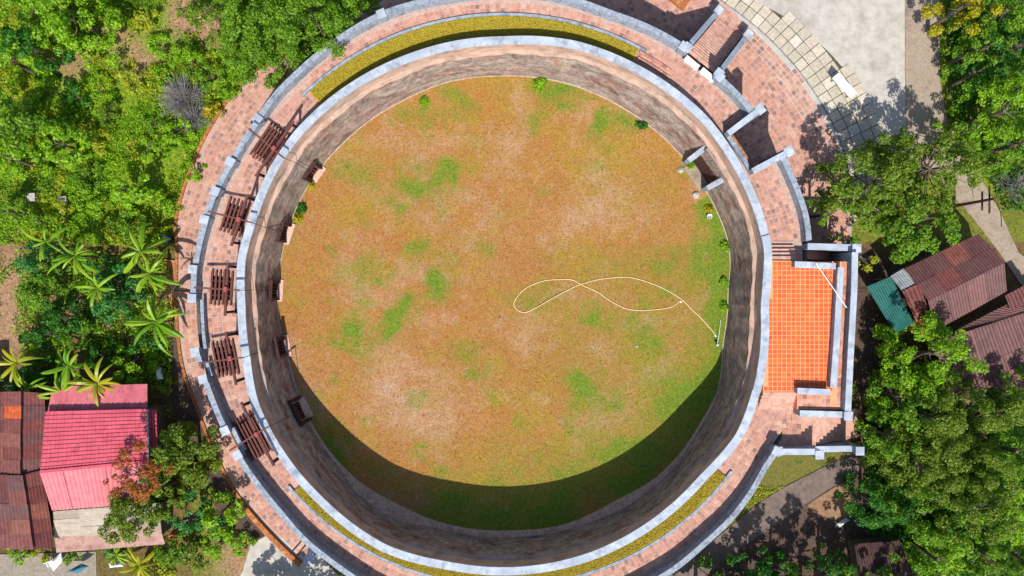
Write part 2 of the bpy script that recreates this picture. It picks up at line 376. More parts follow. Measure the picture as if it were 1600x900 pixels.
# ================================================================== ARENA LAWN
M_lawn = attr_ground('parched arena turf', ['a46632','b0743e','985624','ac7e50','a0702e','b68a66'],
    [('ochre', ['9a7a30','a8843a','90702a']), ('tan', ['b08a6c','be9a80','a27c5e']), ('green', ['6c7c26','788a2c','607428','84902e'])], .76, .5)
def lawn():
    n = 260; g = np.linspace(-19.6, 19.6, n); X, Y = np.meshgrid(g+CX, g+CY)
    px = 800+X*20; py = 450-Y*20
    wx = px + 34*(fbm(X, Y, .55, 61, 4)-.5)*2; wy = py + 34*(fbm(X, Y, .55, 62, 4)-.5)*2
    G = 0*X
    for cx, cy, r, a in ((645,290,26,.75),(660,275,16,.5),(700,255,17,.7),(697,268,12,.5),(675,435,17,.65),(627,488,20,.85),(617,515,15,.8),(540,520,17,.65),(552,545,10,.5),(622,336,11,.55),(590,442,12,.5),(525,388,9,.5),(522,470,10,.3),
        (875,150,24,.7),(850,130,20,.6),(840,185,15,.4),(960,200,24,.65),(945,185,14,.4),(655,692,10,.7),(560,655,8,.5),(515,600,8,.5),(1125,430,30,.7),(1135,380,18,.7),(1130,500,26,.7),(1122,340,12,.6),(900,610,20,.5),(905,590,12,.4),(925,495,12,.5),(845,480,14,.3),(1000,190,18,.6),(1085,255,13,.8),(1110,330,14,.6),(700,410,30,.25),(735,272,12,.4),(770,330,20,.25),(640,400,20,.3),(1035,420,22,.3),(740,580,14,.3),
        (585,660,10,.3),(430,345,25,.6),(800,740,60,.12),(1040,600,60,.25),(930,730,60,.2),(510,715,30,.6),(700,800,60,.35),(870,800,50,.5),(1000,740,50,.5),(1080,640,50,.5),(790,825,60,.5),(715,150,22,.4),(660,155,10,.4),(555,210,10,.4),(1000,300,40,.1)):
        G += a*np.exp(-(((wx-cx)/r)**2+((wy-cy)/r)**2)**1.0)
    G = np.minimum(G, .66)*(.25+1.6*fbm(X, Y, .8, 3, 5)) + .25*fbm(X, Y, .35, 9) + .8*np.clip(fbm(X, Y, .5, 14, 5)-.56, 0, 1)*1.8
    G += .26/(1+np.exp(-(px-900)/90)) * (py > 380) * fbm(X, Y, .5, 12)*1.6
    T = 0*X
    for cx, cy, r, a in ((600,580,60,.5),(620,640,50,.5),(560,470,40,.4),(740,380,60,.3),(470,600,40,.3),(1000,640,40,.25),(960,560,50,.2),(700,640,60,.35),(880,330,60,.3),(1000,330,60,.25),(560,380,40,.3),(950,240,60,.15)):
        T += a*np.exp(-((px-cx)/r)**2-((py-cy)/r)**2)
    T = T*.95*(.3+1.2*fbm(X, Y, .7, 21)) + .75*np.clip(fbm(X, Y, .5, 23, 5)-.46, 0, 1)*1.9 + .5*np.clip(fbm(X, Y, 2.2, 24)-.5, 0, 1)*2
    T *= .72
    O = -.05+.35*fbm(X, Y, .22, 31)+.9*np.clip(fbm(X, Y, .6, 33, 5)-.48, 0, 1)*1.6 + .25/(1+np.exp((py-260)/50)) + .2/(1+np.exp(-(px-950)/60)) + .15/(1+np.exp(-(py-640)/50))
    Z = .03*fbm(X, Y, 3, 41) + .02*vnoise(X, Y, 7, 5)
    d = np.hypot(X-CX, Y-CY); th = np.degrees(np.arctan2(Y-CY, X-CX)) % 360
    G += np.where(np.abs((th+180)%360-180) < 28, .65*np.exp(-((17.7-d)/1.2)**2), 0)*(.4+1.2*fbm(X, Y, 1.2, 18))
    lut = np.array([Rgr(t) for t in range(361)]); rg = np.interp(th, np.arange(361), lut)
    m, k = X.shape; i, j = np.meshgrid(np.arange(m-1), np.arange(k-1), indexing='ij')
    keep = (d[:-1, :-1] < rg[:-1, :-1]+.45).ravel()
    a = (i*k+j).ravel()[keep]; Q = np.c_[a, a+1, a+k+1, a+k]
    me = fast_mesh('arena_lawn', np.c_[X.ravel(), Y.ravel(), Z.ravel()], Q, M_lawn, {'green': G.ravel(), 'tan': T.ravel(), 'ochre': O.ravel()})
    put('arena_lawn', me, kind='structure')
    # short tufts
    K = 9000; r = np.sqrt(rng.random(K))*17.5; a = rng.random(K)*2*np.pi
    x = CX+r*np.cos(a); y = CY+r*np.sin(a); ii = ((y-CY+19.6)/39.2*(n-1)).astype(int); jj = ((x-CX+19.6)/39.2*(n-1)).astype(int)
    gg = G[ii, jj]
    for nm, sel, mm in (('green_turf_tufts', rng.random(K) < np.clip(gg*1.3-.3, .0, .5), leafmat('bright')), ('dry_turf_tufts', rng.random(K) < .0+.5*(gg < .3), mat('dry straw blades', ['9a7044','8f683a'], ['a57c50','86703a','b08a68','8c6838','956432'], amt=.7))):
        me = leafquads(nm, np.c_[x[sel], y[sel], Z[ii, jj][sel]+.03], .07, .5, mm, up=1.5)
        o = put(nm, me, kind='stuff'); tag(o, {'green_turf_tufts': 'fresh green tufts in patches over the arena floor', 'dry_turf_tufts': 'short straw coloured tufts over the arena floor'}[nm], 'grass')
def leafquads(name, C, size, asp, m, up=.8, out=None, droop=0.):
    n = len(C)
    N = rng.normal(size=(n, 3)); N /= np.linalg.norm(N, axis=1)[:, None]
    N[:, 2] += up
    if out is not None: N += out
    N /= np.linalg.norm(N, axis=1)[:, None]
    A = np.cross(N, rng.normal(size=(n, 3))); A /= np.linalg.norm(A, axis=1)[:, None]; B = np.cross(N, A)
    s = (size*(.6+.8*rng.random(n)))[:, None]
    V = np.stack([C-A*s, C+B*s*asp+N*s*.15, C+A*s, C-B*s*asp+N*s*.15], 1).reshape(-1, 3)
    return fast_mesh(name, V, np.arange(4*n).reshape(-1, 4), m)
lawn()

# ================================================================== THE ARENA
arena = thing('round_arena', (CX, CY, 0), 'round brick arena with white-capped double ramparts around a dry lawn', 'arena')
GATE_IN = (29.9, 37.7)          # angles of the gate recess, inner side
GATE_OUT = (28.6, 37.2)
CAGES = [145.6, 162.0, 176.6, 190.9, 207.5]
CAGE_HALF = .68/18*57.3; CAGE_H = 1.7
def zprof(t):
    rc = Rcap(t); rb = Rbase(t); rl = rc-.63+.05*math.sin(t*.37)+.03*math.sin(t*1.3)
    rl = max(rl, rb + .02)
    f = lambda z: rb + (rl-rb)*(z/3.98)
    return [(rb, -.1), (f(.5), .5), (f(1.1), 1.1), (f(CAGE_H), CAGE_H), (f(2.5), 2.5), (f(3.3), 3.3), (rl, 3.98), (rc-.33, 4.06), (rc-.29, 4.6), (rc-.28, ZC-.14)]
def in_gate(t): return GATE_IN[0] <= t <= GATE_IN[1]
def in_cage(t): return any(abs(t-c) < CAGE_HALF for c in CAGES)
TH = sorted(set([round(i*.5, 3) for i in range(720)] + [x for g in (GATE_IN,) for x in g] + [round(c+s*CAGE_HALF, 4) for c in CAGES for s in (-1, 1)]))
TH.append(TH[0]+360)
mb = MB(); hold = MB()
for a, b in zip(TH[:-1], TH[1:]):
    mid = (a+b)/2; pa = zprof(a); pb = zprof(b); u0 = R(a)*18; u1 = R(b)*18; v = 0
    for i in range(len(pa)-1):
        dv = math.dist(pa[i], pa[i+1])
        wob = lambda t, z: 0
        skip = (in_gate(mid) and i < 6) or (in_cage(mid) and i < 3)
        if not skip:
            mb.quad(pol(a, *pa[i]), pol(a, *pa[i+1]), pol(b, *pb[i+1]), pol(b, *pb[i]), [(u0, v), (u0, v+dv), (u1, v+dv), (u1, v)])
        v += dv
inner = mb.build('inner_wall', M_brick, arena)
# coping: white stones butt-jointed, each a sub-part of the parapet
mbp = MB()
for a, b in zip(TH[:-1], TH[1:]):
    A = [(Rcap(t)-.28, Rcap(t)+.27) for t in (a, b)]
    mbp.quad(pol(a, A[0][1], ZW-.2), pol(b, A[1][1], ZW-.2), pol(b, A[1][1], ZC-.14), pol(a, A[0][1], ZC-.14), [(R(a)*18, 0), (R(b)*18, 0), (R(b)*18, 1.4), (R(a)*18, 1.4)])
    mbp.quad(pol(a, A[0][0], ZC-.14), pol(a, A[0][1], ZC-.14), pol(b, A[1][1], ZC-.14), pol(b, A[1][0], ZC-.14), [(0, 0)]*4)
par = mbp.build('parapet', M_brick, arena)
def arc_strip(t0, t1, rin, rout, z0, z1, step=.5):
    n = max(1, int(round((t1-t0)/step))); ts = [t0+(t1-t0)*i/n for i in range(n+1)]
    m = MB()
    inn = [pol(t, rin(t)) for t in ts]; out = [pol(t, rout(t)) for t in ts]
    for i in range(n):
        z0_ = Vector((0, 0, z0)); z1_ = Vector((0, 0, z1))
        a, b, c, d = inn[i], out[i], out[i+1], inn[i+1]
        m.quad(a+z1_, b+z1_, c+z1_, d+z1_); m.quad(b+z0_, c+z0_, c+z1_, b+z1_); m.quad(a+z1_, d+z1_, d+z0_, a+z0_)
    for i in (0, n):
        a, b = inn[i], out[i]; m.quad(a+Vector((0,0,z0)), b+Vector((0,0,z0)), b+Vector((0,0,z1)), a+Vector((0,0,z1)))
    m.uv = []
    return m
joints = np.linspace(0, 360, 97)
for i in range(96):
    t0, t1 = joints[i]+.014, joints[i+1]-.014
    dz = random.uniform(-.002, .002)
    raised = .1 if (t0 < 12.3 or t0 > 341) else 0
    arc_strip(t0, t1, lambda t: Rcap(t)-.3, lambda t: Rcap(t)+.28, ZC-.14, ZC+dz+raised, .75).build('coping_stone', M_white, par)
# plinth at the foot of the wall on the shady side
arc_strip(205, 335, lambda t: Rgr(t)-.02, lambda t: Rbase(t)+.1, -.05, .28, 1).build('plinth', mat('damp pinkish plinth', ['d6ae94','dcb8a0','c49c84'], scale=1.2, detail=(5,.7), bump=.3), arena)
arc_strip(-155+5, 205, lambda t: Rgr(t)-.05, lambda t: Rbase(t)+.05, -.05, .09, 1).build('kerb', mat('pale floor kerb', ['b09a86','c4b09c'], scale=2, detail=(6,.75)), arena)

# ---- gate recess, arena side
def radial_wall(t, r0, r1, w, z0, z1):
    m = MB(); a = R(t); cx, cy = CX+(r0+r1)/2*math.cos(a), CY+(r0+r1)/2*math.sin(a)
    return m.box(cx, cy, z0, z1, r1-r0, w, a)
def slope_wall(t, r0, r1, w, z0, za, zb, th=.1, cs=0):
    '''wall whose top runs from height za at r0 to zb at r1; z0 None gives just the sloping coping'''
    a = R(t); ca, sa = math.cos(a), math.sin(a)
    f = lambda r, s, z: Vector((CX+r*ca-(s+cs)*sa, CY+r*sa+(s+cs)*ca, z))
    m = MB(); lo = (za, zb) if z0 is None else (z0, z0); hi = (za+th, zb+th) if z0 is None else (za, zb)
    m.v = [f(r0, -w/2, lo[0]), f(r1, -w/2, lo[1]), f(r1, w/2, lo[1]), f(r0, w/2, lo[0]), f(r0, -w/2, hi[0]), f(r1, -w/2, hi[1]), f(r1, w/2, hi[1]), f(r0, w/2, hi[0])]
    m.f = [(3,2,1,0),(4,5,6,7),(0,1,5,4),(1,2,6,5),(2,3,7,6),(3,0,4,7)]
    return m
gi = MB(); n = 8
for i in range(n):
    a = GATE_IN[0]+(GATE_IN[1]-GATE_IN[0])*i/n; b = GATE_IN[0]+(GATE_IN[1]-GATE_IN[0])*(i+1)/n
    gi.quad(pol(a, 18.5, -.05), pol(a, 18.5, 3.98), pol(b, 18.5, 3.98), pol(b, 18.5, -.05), [(a, 0), (a, 4), (b, 4), (b, 0)])
    gi.quad(pol(a, Rcap(a)-.62, 3.975), pol(a, 18.5, 3.975), pol(b, 18.5, 3.975), pol(b, Rcap(b)-.62, 3.975), [(0, 0)]*4)
gate = gi.build('gate_recess', M_brick, arena)
arc_strip(GATE_IN[0]+.5, GATE_IN[1]-.5, lambda t: Rgr(t)-.5, lambda t: 18.5, -.03, .1, 1).build('gate_floor', M_path, arena)
for t in (GATE_IN[0]-.1, GATE_IN[1]+.3):
    c = slope_wall(t, 17.75, 18.62, .34, -.05, 1.7, 3.6).build('gate_cheek_wall', M_grey, arena)
    slope_wall(t, 17.7, 18.68, .4, None, 1.7, 3.62).build('coping', M_white, c)
dd = MB(); 
for k in range(6): 
    t = 33.8+(k-2.5)*1.0; a = R(t); dd.box(CX+18.44*math.cos(a), CY+18.44*math.sin(a), .1, 2.3, .07, .29, a)
dd.build('gate_door', M_wood, arena)

# ---- rampart walk floor (mortar bed) with cage shafts cut out
SH = [(c, hw, r0, r1) for c, hw, r0, r1 in ((145.6, 3.05, 19.75, 21.3), (162.0, 2.5, 19.75, 21.2), (176.6, 2.4, 19.75, 21.2), (190.9, 2.5, 19.8, 21.25), (207.5, 3.5, 19.7, 21.3))]
def in_shaft(t, r): return any(abs(t-c) < hw and r0 < r < r1 for c, hw, r0, r1 in SH)
NOTCH_R = 20.25
def rwalk_out(t):
    t %= 360
    if GATE_OUT[0] < t < GATE_OUT[1]: return NOTCH_R
    return Rout(t)
RT = sorted(set([i*.5 for i in range(720)] + [x for g in (GATE_OUT,) for x in g] + [round(c+s*hw, 3) for c, hw, _, _ in SH for s in (-1, 1)])); RT.append(RT[0]+360)
wk = MB()
for a, b in zip(RT[:-1], RT[1:]):
    mid = (a+b)/2; sh = [s for s in SH if abs(mid-s[0]) < s[1]]
    ra, rb_ = Rcap(a)+.2, Rcap(b)+.2; oa, ob = (rwalk_out(a+1e-4), rwalk_out(b-1e-4))
    segs = [(ra, oa, rb_, ob)]
    if sh: segs = [(ra, sh[0][2], rb_, sh[0][2]), (sh[0][3], oa, sh[0][3], ob)]
    for r0, r1, q0, q1 in segs:
        wk.quad(pol(a, r0, ZW-.03), pol(a, r1, ZW-.03), pol(b, q1, ZW-.03), pol(b, q0, ZW-.03))
wk.uv = []
walk = wk.build('rampart_walk', M_mortar, arena)
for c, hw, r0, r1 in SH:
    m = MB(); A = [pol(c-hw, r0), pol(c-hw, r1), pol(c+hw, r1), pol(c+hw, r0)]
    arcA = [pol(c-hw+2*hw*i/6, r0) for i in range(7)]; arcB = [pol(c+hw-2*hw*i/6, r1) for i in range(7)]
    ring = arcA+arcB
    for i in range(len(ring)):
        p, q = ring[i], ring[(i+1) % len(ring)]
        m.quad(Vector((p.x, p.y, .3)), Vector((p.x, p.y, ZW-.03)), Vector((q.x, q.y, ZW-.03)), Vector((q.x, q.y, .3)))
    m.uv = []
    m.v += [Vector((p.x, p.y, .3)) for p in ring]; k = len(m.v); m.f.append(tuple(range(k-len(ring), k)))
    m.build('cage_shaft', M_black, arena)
# ---- tiles
def tile_mesh(name, t0, t1, rin, rout, z, size, m, skip=None, gap=.065, th=.012, polys=None):
    V = []; 
    rmid = (rin((t0+t1)/2)+rout((t0+t1)/2))/2
    rmin = min(rin(t) for t in np.arange(t0, t1, 1)); rmax = max(rout(t) for t in np.arange(t0, t1, 1))
    nr = int((rmax-rmin)/size)+1
    for k in range(nr):
        r = rmin+size*(k+.5); dt = size/rmid*57.2958; nt_ = int((t1-t0)/dt); dt = (t1-t0)/nt_
        for i in range(nt_):
            t = t0+(i+.5)*(t1-t0)/nt_
            if r-size/2 < rin(t)-.05 or r+size/2 > rout(t)+.02: continue
            if skip and skip(t % 360, r, dt/2, size/2): continue
            h = size/2-gap/2; ht = dt/57.2958*r/2-gap/2; z1 = z+th+random.uniform(-.002, .002)
            a = R(t); ca, sa = math.cos(a), math.sin(a); cx, cy = CX+r*ca, CY+r*sa
            c = [(cx+x*ca-y*sa, cy+x*sa+y*ca) for x, y in ((-h,-ht),(h,-ht),(h,ht),(-h,ht))]
            V += [(x, y, z1) for x, y in c]+[(x, y, z-.02) for x, y in c]
    V = np.array(V); n = len(V)//8; base = np.arange(n)[:, None]*8
    Fq = np.array([[0,1,2,3],[4,5,1,0],[5,6,2,1],[6,7,3,2],[7,4,0,3]])
    Q = (base[:, :, None]+Fq[None]).reshape(-1, 4)
    return fast_mesh(name, V, Q, m, flat=True)
def walk_skip(t, r, dt, h):
    for c, hw, r0, r1 in SH:
        if abs(t-c) < hw+dt and r0-h < r < r1+h: return True
    if 62.2 < t < 132.4 and r < 21.05: return True         # planted bed, north
    if 221 < t < 322.5 and r < 20.35: return True           # planted bed, south
    if 46.9 < t < 55 and r > 22.3: return True
    if t > 341.5 or t < 12.5: return r > 18.3
    return False
me = tile_mesh('floor_tile', 0, 360, lambda t: Rcap(t)+.32, lambda t: rwalk_out(t)-.28, ZW-.03, .35, M_tile, walk_skip)
o = put('floor_tile', me, arena, kind='stuff'); o.matrix_parent_inverse = world_inv(arena)

# ---- outer wall
ow = MB()
def seg_ok(t): t %= 360; return not (GATE_OUT[0] < t < GATE_OUT[1]) 
for a, b in zip(RT[:-1], RT[1:]):
    mid = (a+b)/2
    top = ZW-.03
    oa, ob = rwalk_out(a+1e-4)+.22, rwalk_out(b-1e-4)+.22
    ba = .25 if seg_ok(mid) else 0
    ow.quad(pol(a, oa, top), pol(a, oa+ba, -.1), pol(b, ob+ba, -.1), pol(b, ob, top), [(R(a)*20, 4), (R(a)*20, 0), (R(b)*20, 0), (R(b)*20, 4)])
    ow.quad(pol(a, oa-.3, top), pol(a, oa, top), pol(b, ob, top), pol(b, ob-.3, top), [(0,0)]*4)
ow.build('outer_wall', M_dgrey, arena)
# outer parapet pieces: (t0, t1, half width, top, radial shift)
OPS = [(37.4, 46.9, .2, ZO, 0), (55.0, 142.8, .2, ZO, 0), (142.8, 158.2, .2, ZO-.12, 0), (158.6, 163.8, .2, ZO, 0), (164.1, 173.2, .2, ZO-.08, 0), (173.6, 178.9, .2, ZO, 0),
       (178.9, 188.3, .12, ZO-.45, -.42), (188.3, 190.9, .2, ZO, 0), (190.9, 193.6, .12, ZO-.45, -.3), (193.6, 204.3, .2, ZO, 0), (204.3, 209.2, .14, ZO-.4, -.35), (209.2, 332.3, .2, ZO, 0), (12.0, 28.4, .2, ZO, 0)]
for t0, t1, hw, zt, dr in OPS:
    b = arc_strip(t0, t1, lambda t: Rout(t)-hw+.04+dr, lambda t: Rout(t)+hw-.04+dr, ZW-.04, zt-.1, 1).build('outer_parapet', M_grey, arena)
    n = max(1, int(round((t1-t0)/5)))
    for i in range(n):
        q0 = t0+(t1-t0)*i/n+.03; q1 = t0+(t1-t0)*(i+1)/n-.03
        arc_strip(q0, q1, lambda t: Rout(t)-hw+dr, lambda t: Rout(t)+hw+dr, zt-.1, zt+random.uniform(-.005, .005), 1).build('coping_stone', M_white if hw > .2 else M_grey, b)
def pier(t, r, z1=ZO+.12, s=.62, z0=ZW-.04):
    a = R(t); m = MB(); m.box(CX+r*math.cos(a), CY+r*math.sin(a), z0, z1-.1, s*.8, s*.8, a)
    p = m.build('pier', M_grey, arena)
    m = MB(); m.box(CX+r*math.cos(a), CY+r*math.sin(a), z1-.1, z1, s, s, a); m.build('pier_cap', M_white, p)
for t, dr in ((142.9, .02), (152.3, .0), (158.4, 0), (164.0, .05), (173.4, .08), (178.7, .05), (188.6, .1), (193.8, .08), (204.2, 0), (209.3, 0), (112.8, .0), (55.2, 0), (46.7, 0), (331.9, 0)):
    pier(t, Rout(t)+dr)
# gate notch, outer side
for t, e in ((GATE_OUT[1]+.25, 1), (GATE_OUT[0]-.25, -1)):
    r1 = Rout(t)+.75
    c = radial_wall(t, 20.15, r1, .36, -.05, ZO-.02).build('gate_side_wall', M_grey, arena)
    radial_wall(t, 20.1, r1+.05, .42, ZO-.02, ZO+.09).build('coping', M_white, c)
    a = R(t+e*.0); m = MB(); m.box(CX+(r1-.2)*math.cos(a), CY+(r1-.2)*math.sin(a), -.05, ZO+.02, .5, .62, a); p = m.build('gate_pier', M_grey, arena)
    m = MB(); m.box(CX+(r1-.2)*math.cos(a), CY+(r1-.2)*math.sin(a), ZO+.02, ZO+.16, .58, .7, a); m.build('pier_cap', M_white, p)
arc_strip(*GATE_OUT, lambda t: NOTCH_R-.12, lambda t: NOTCH_R+.2, ZW-.03, ZW+.25, 1).build('gate_kerb', M_grey, arena)
arc_strip(GATE_OUT[0]+.4, GATE_OUT[1]-.4, lambda t: NOTCH_R+.21, lambda t: NOTCH_R+.42, ZW-.2, ZW+.05, 1).build('gate_ledge', M_obrick, arena)
dd = MB()
for k in range(6):
    t = 33+(k-2.5)*.9; a = R(t); dd.box(CX+20.52*math.cos(a), CY+20.52*math.sin(a), .1, 2.4, .07, .3, a)
dd.build('gate_door', M_wood, arena)

# ---- planted beds on the walk
def bed(name, t0, t1, rin, rout, label, cols):
    t = thing(name, pol((t0+t1)/2, 20, ZW), label, 'flower bed')
    k = arc_strip(t0-1.5, t1+1.5, lambda q: rout(q)+.02, lambda q: rout(q)+.22, ZW-.02, ZW+.14, 1).build('kerb', M_grey, t)
    m = attr_ground(name+' grass', cols, [], .8, .8)
    arc_strip(t0, t1, rin, rout, ZW-.03, ZW+.1, 1).build('turf', m, t)
    K = int((t1-t0)*260); tt = t0+.2+(t1-t0-.4)*rng.random(K); q = rng.random(K)
    pts = np.array([tuple(pol(a, rin(a)+.05+(rout(a)-rin(a)-.1)*b, ZW+.13)) for a, b in zip(tt, q)])
    o = put('grass_blades', leafquads('grass_blades', pts, .07, .4, mat(name+' blades', [cols[0], cols[1]], cols, amt=.7, transl=.2), up=1.2), t, kind='stuff'); o.matrix_parent_inverse = world_inv(t)
bed('grass_bed', 62.2, 132.4, lambda t: Rcap(t)+.29, lambda t: 20.95 - .0*t, 'curved golden grass bed along the top of the rampart walk', ['a89a30','b8a436','98922c','b4943c'])
bed('grass_bed', 221.5, 322.3, lambda t: Rcap(t)+.29, lambda t: 20.28-.05*math.sin(R((t-221)*1.8)), 'curved straw coloured grass bed along the bottom of the rampart walk', ['ae8c3a','bc963e','9c8632','bc9450'])
# low steps beyond the northern bed
for k, (r, t1) in enumerate(((20.75, 54.5), (20.3, 53.8), (19.9, 55.5))):
    arc_strip(t1, 61.9-.3*k, lambda t: r, lambda t: r+.16, ZW-.02, ZW+.13, 1).build('step_edge', M_tile, arena)

# ---- stairs from the plaza up to the walk
stair = thing('staircase', pol(50.9, 25, 0), 'wide brick staircase climbing from the plaza to the rampart walk', 'staircase')
SA = 50.9; sa_ = R(SA)
def loc2(r, s, z=0): return Vector((CX+r*math.cos(sa_)-s*math.sin(sa_), CY+r*math.sin(sa_)+s*math.cos(sa_), z))
def lbox(m, r0, r1, s0, s1, z0, z1):
    m.prism([tuple(loc2(r, s))[:2] for r, s in ((r0, s0), (r1, s0), (r1, s1), (r0, s1))], z0, z1); return m
NS = 19; r_top, r_bot = 22.75, 27.7
for i in range(NS):
    r0 = r_top+(r_bot-r_top)*i/NS; r1 = r_top+(r_bot-r_top)*(i+1)/NS; z = ZW*(1-(i+1)/(NS+1))
    s = lbox(MB(), r0+.015, r1+.03, -1.2, 1.2, max(-.05, z-.6), z).build('step', M_tile, stair)
for s in (-1.45, 1.45):
    m = slope_wall(SA, 22.5, r_bot-.1, .3, -.05, ZW+.85, .95, cs=s).build('side_wall', M_grey, stair)
    slope_wall(SA, 22.5, r_bot-.05, .38, None, ZW+.85, .95, cs=s).build('coping', M_white, m)
    m = lbox(MB(), r_bot-.2, r_bot+.3, s-.25, s+.25, -.05, 1.25).build('newel_pier', M_grey, stair)
    lbox(MB(), r_bot-.25, r_bot+.35, s-.3, s+.3, 1.25, 1.37).build('pier_cap', M_white, m)
    m = lbox(MB(), 22.2, 22.7, s-.25, s+.25, 0, ZO+.02).build('newel_pier', M_grey, stair)
    lbox(MB(), 22.15, 22.75, s-.3, s+.3, ZO+.02, ZO+.14).build('pier_cap', M_white, m)
for k, (x, y) in enumerate(((1081, 98), (1106, 117))):
    c = P(x, y, ZW+.42); g = thing('stone_bench', (c.x, c.y, ZW), ['white stone bench at the stair head, upper left one of the two', 'white stone bench at the stair head, lower right one of the two'][k], 'bench', 'white benches at the head of the stairs', R(SA-90-1))
    put('seat', MB().box(0, 0, .32, .42, 1.2, .44).mesh('seat', M_plast), g)
    for e in (-.42, .42): put('support', MB().box(e, 0, 0, .32, .14, .36).mesh('support', M_plast), g)

# ---- viewing platform on the east side
plat = thing('viewing_platform', P(1255, 510, 0), 'raised rectangular terrace with bright orange tiled deck and grey walls', 'platform')
ZP = 4.9
def ppoly(pts, z): return [tuple(P(x, y, z))[:2] for x, y in pts]
MB().prism(ppoly([(1203,407),(1330,409),(1322,640),(1246,640),(1246,612),(1192,612)], ZP), -.1, ZP-.03).build('terrace_base', M_omort, plat)
def grid_tiles(poly, z, size, m, name, parent, ang=0., gap=.03):
    xs = [p[0] for p in poly]; ys = [p[1] for p in poly]; V = []
    for x in np.arange(min(xs)+size/2, max(xs), size):
        for y in np.arange(min(ys)+size/2, max(ys), size):
            h = size/2-gap/2
            if not all(inpoly(np.array(x+a*h), np.array(y+b*h), poly) for a in (-1, 1) for b in (-1, 1)): continue
            z1 = z+.012+random.uniform(-.002, .002)
            c = [(x-h, y-h), (x+h, y-h), (x+h, y+h), (x-h, y+h)]; V += [(a, b, z1) for a, b in c]+[(a, b, z-.02) for a, b in c]
    V = np.array(V); n = len(V)//8; base = np.arange(n)[:, None]*8
    Fq = np.array([[0,1,2,3],[4,5,1,0],[5,6,2,1],[6,7,3,2],[7,4,0,3]])
    o = put(name, fast_mesh(name, V, (base[:, :, None]+Fq[None]).reshape(-1, 4), m, flat=True), parent, kind='stuff'); o.matrix_parent_inverse = world_inv(parent)
    return o
grid_tiles(ppoly([(1204,407),(1309,409),(1301,611),(1193,611)], ZP), ZP-.03, .33, M_otile, 'deck_tile', plat, gap=.055)
grid_tiles(ppoly([(1310,409),(1328,409),(1320,634),(1301,634)], ZP), ZP-.03, .33, M_tile, 'ledge_tile', plat)
grid_tiles(ppoly([(1247,613),(1301,613),(1301,638),(1247,638)], ZP), ZP-.03, .33, M_tile, 'ledge_tile', plat)
def pwall(name, pts, z0, z1, w, parent, cap=True, zp=None):
    zp = z1 if zp is None else zp
    for (x0, y0), (x1, y1) in zip(pts[:-1], pts[1:]):
        a = P(x0, y0, zp); b = P(x1, y1, zp); c = (a+b)/2; ang = math.atan2(b.y-a.y, b.x-a.x); L = (b-a).length
        m = MB().box(c.x, c.y, z0, z1-.1, L, w-.06, ang).build(name, M_grey, parent)
        if cap: MB().box(c.x, c.y, z1-.1, z1, L+.004, w+.02, ang).build('coping', M_white, m)
pwall('platform_parapet', [(1242,413),(1306,416)], ZP-.02, ZP+.6, .42, plat)
pwall('platform_parapet', [(1314,418),(1311,470),(1307,540),(1302,606)], ZP-.02, ZP+.6, .42, plat)
pwall('platform_parapet', [(1246,611),(1297,613)], ZP-.02, ZP+.6, .42, plat)
pwall('enclosing_wall', [(1262,385),(1335,387)], -.05, 5.0, .45, plat)
pwall('enclosing_wall', [(1336,394),(1335,450),(1329,560),(1325,642)], -.05, 5.6, .42, plat)
pwall('enclosing_wall', [(1250,646),(1320,648)], -.05, 5.2, .42, plat)
pwall('enclosing_wall', [(1220,706),(1280,706)], -.05, 5.0, .42, plat)
pwall('enclosing_wall', [(1281,706),(1345,705)], -.05, 3.2, .42, plat, zp=4.0)
for x, y, z in ((1339,388,5.3),(1326,650,5.5),(1281,711,5.1),(1216,705,5.1),(1344,705,3.9)):
    p = P(x, y, z); m = MB().box(p.x, p.y, -.05, z-.1, .5, .5).build('corner_pier', M_grey, plat); MB().box(p.x, p.y, z-.1, z, .62, .62).build('pier_cap', M_white, m)
# steps up onto the deck, both ends
for i in range(5):
    z = ZW+.18*(i+.0)
    y0 = P(0, 377+i*6, ZW).y; y1 = P(0, 377+(i+1)*6, ZW).y
    a = P(1203-i*.4, 0, ZW+.5).x; b = P(1243, 0, ZW+.5).x
    MB().prism([(a, y0), (b, y0), (b, y1-.05), (a, y1-.05)], ZW-.03, z+.02).build('step', M_tile if i else M_mortar, plat)
    y0 = P(0, 640-i*6, ZW).y; y1 = P(0, 640-(i+1)*6+1, ZW).y
    a = P(1188+i*.5, 0, ZW+.5).x; b = P(1246, 0, ZW+.5).x
    MB().prism([(a, y0), (b, y0), (b, y1+.02), (a, y1+.02)], ZW-.03, z+.02).build('step', M_tile, plat)
# flanking flights descending east
for (xa, xb, ya, yb) in ((1262, 1328, 389, 405), (1252, 1345, 652, 700)):
    for i in range(16):
        x0 = xa+(xb-xa)*i/16; x1 = xa+(xb-xa)*(i+1)/16; z = ZW-.22*(i+1) 
        A = P(x0, ya, z); B = P(x1, yb, z)
        X0 = P(xa, 0, ZW).x + (P(xb, 0, 1).x-P(xa, 0, ZW).x)*i/16; X1 = X0+(P(xb, 0, 1).x-P(xa, 0, ZW).x)/16-.012
        MB().prism([(X0, P(0, ya, ZW).y), (X1, P(0, ya, ZW).y), (X1, P(0, yb, ZW).y), (X0, P(0, yb, ZW).y)], -.1, z).build('stair_tread', M_tile, plat)
MB().prism(ppoly([(1215,640),(1252,640),(1252,704),(1215,704)], ZW), -.1, ZW-.032).build('landing', M_mortar, plat)
grid_tiles(ppoly([(1222,640),(1252,640),(1252,700),(1222,700)], ZW), ZW-.031, .35, M_tile, 'floor_tile', plat)
pl = thing('thin_pole', P(1298, 447, 5.7), 'thin white pole lying slantwise over the orange deck corner', 'pole')
MB().tube([P(1275, 411, 5.56), P(1323, 481, 5.75)], .03, 6).build('shaft', M_plast, pl)

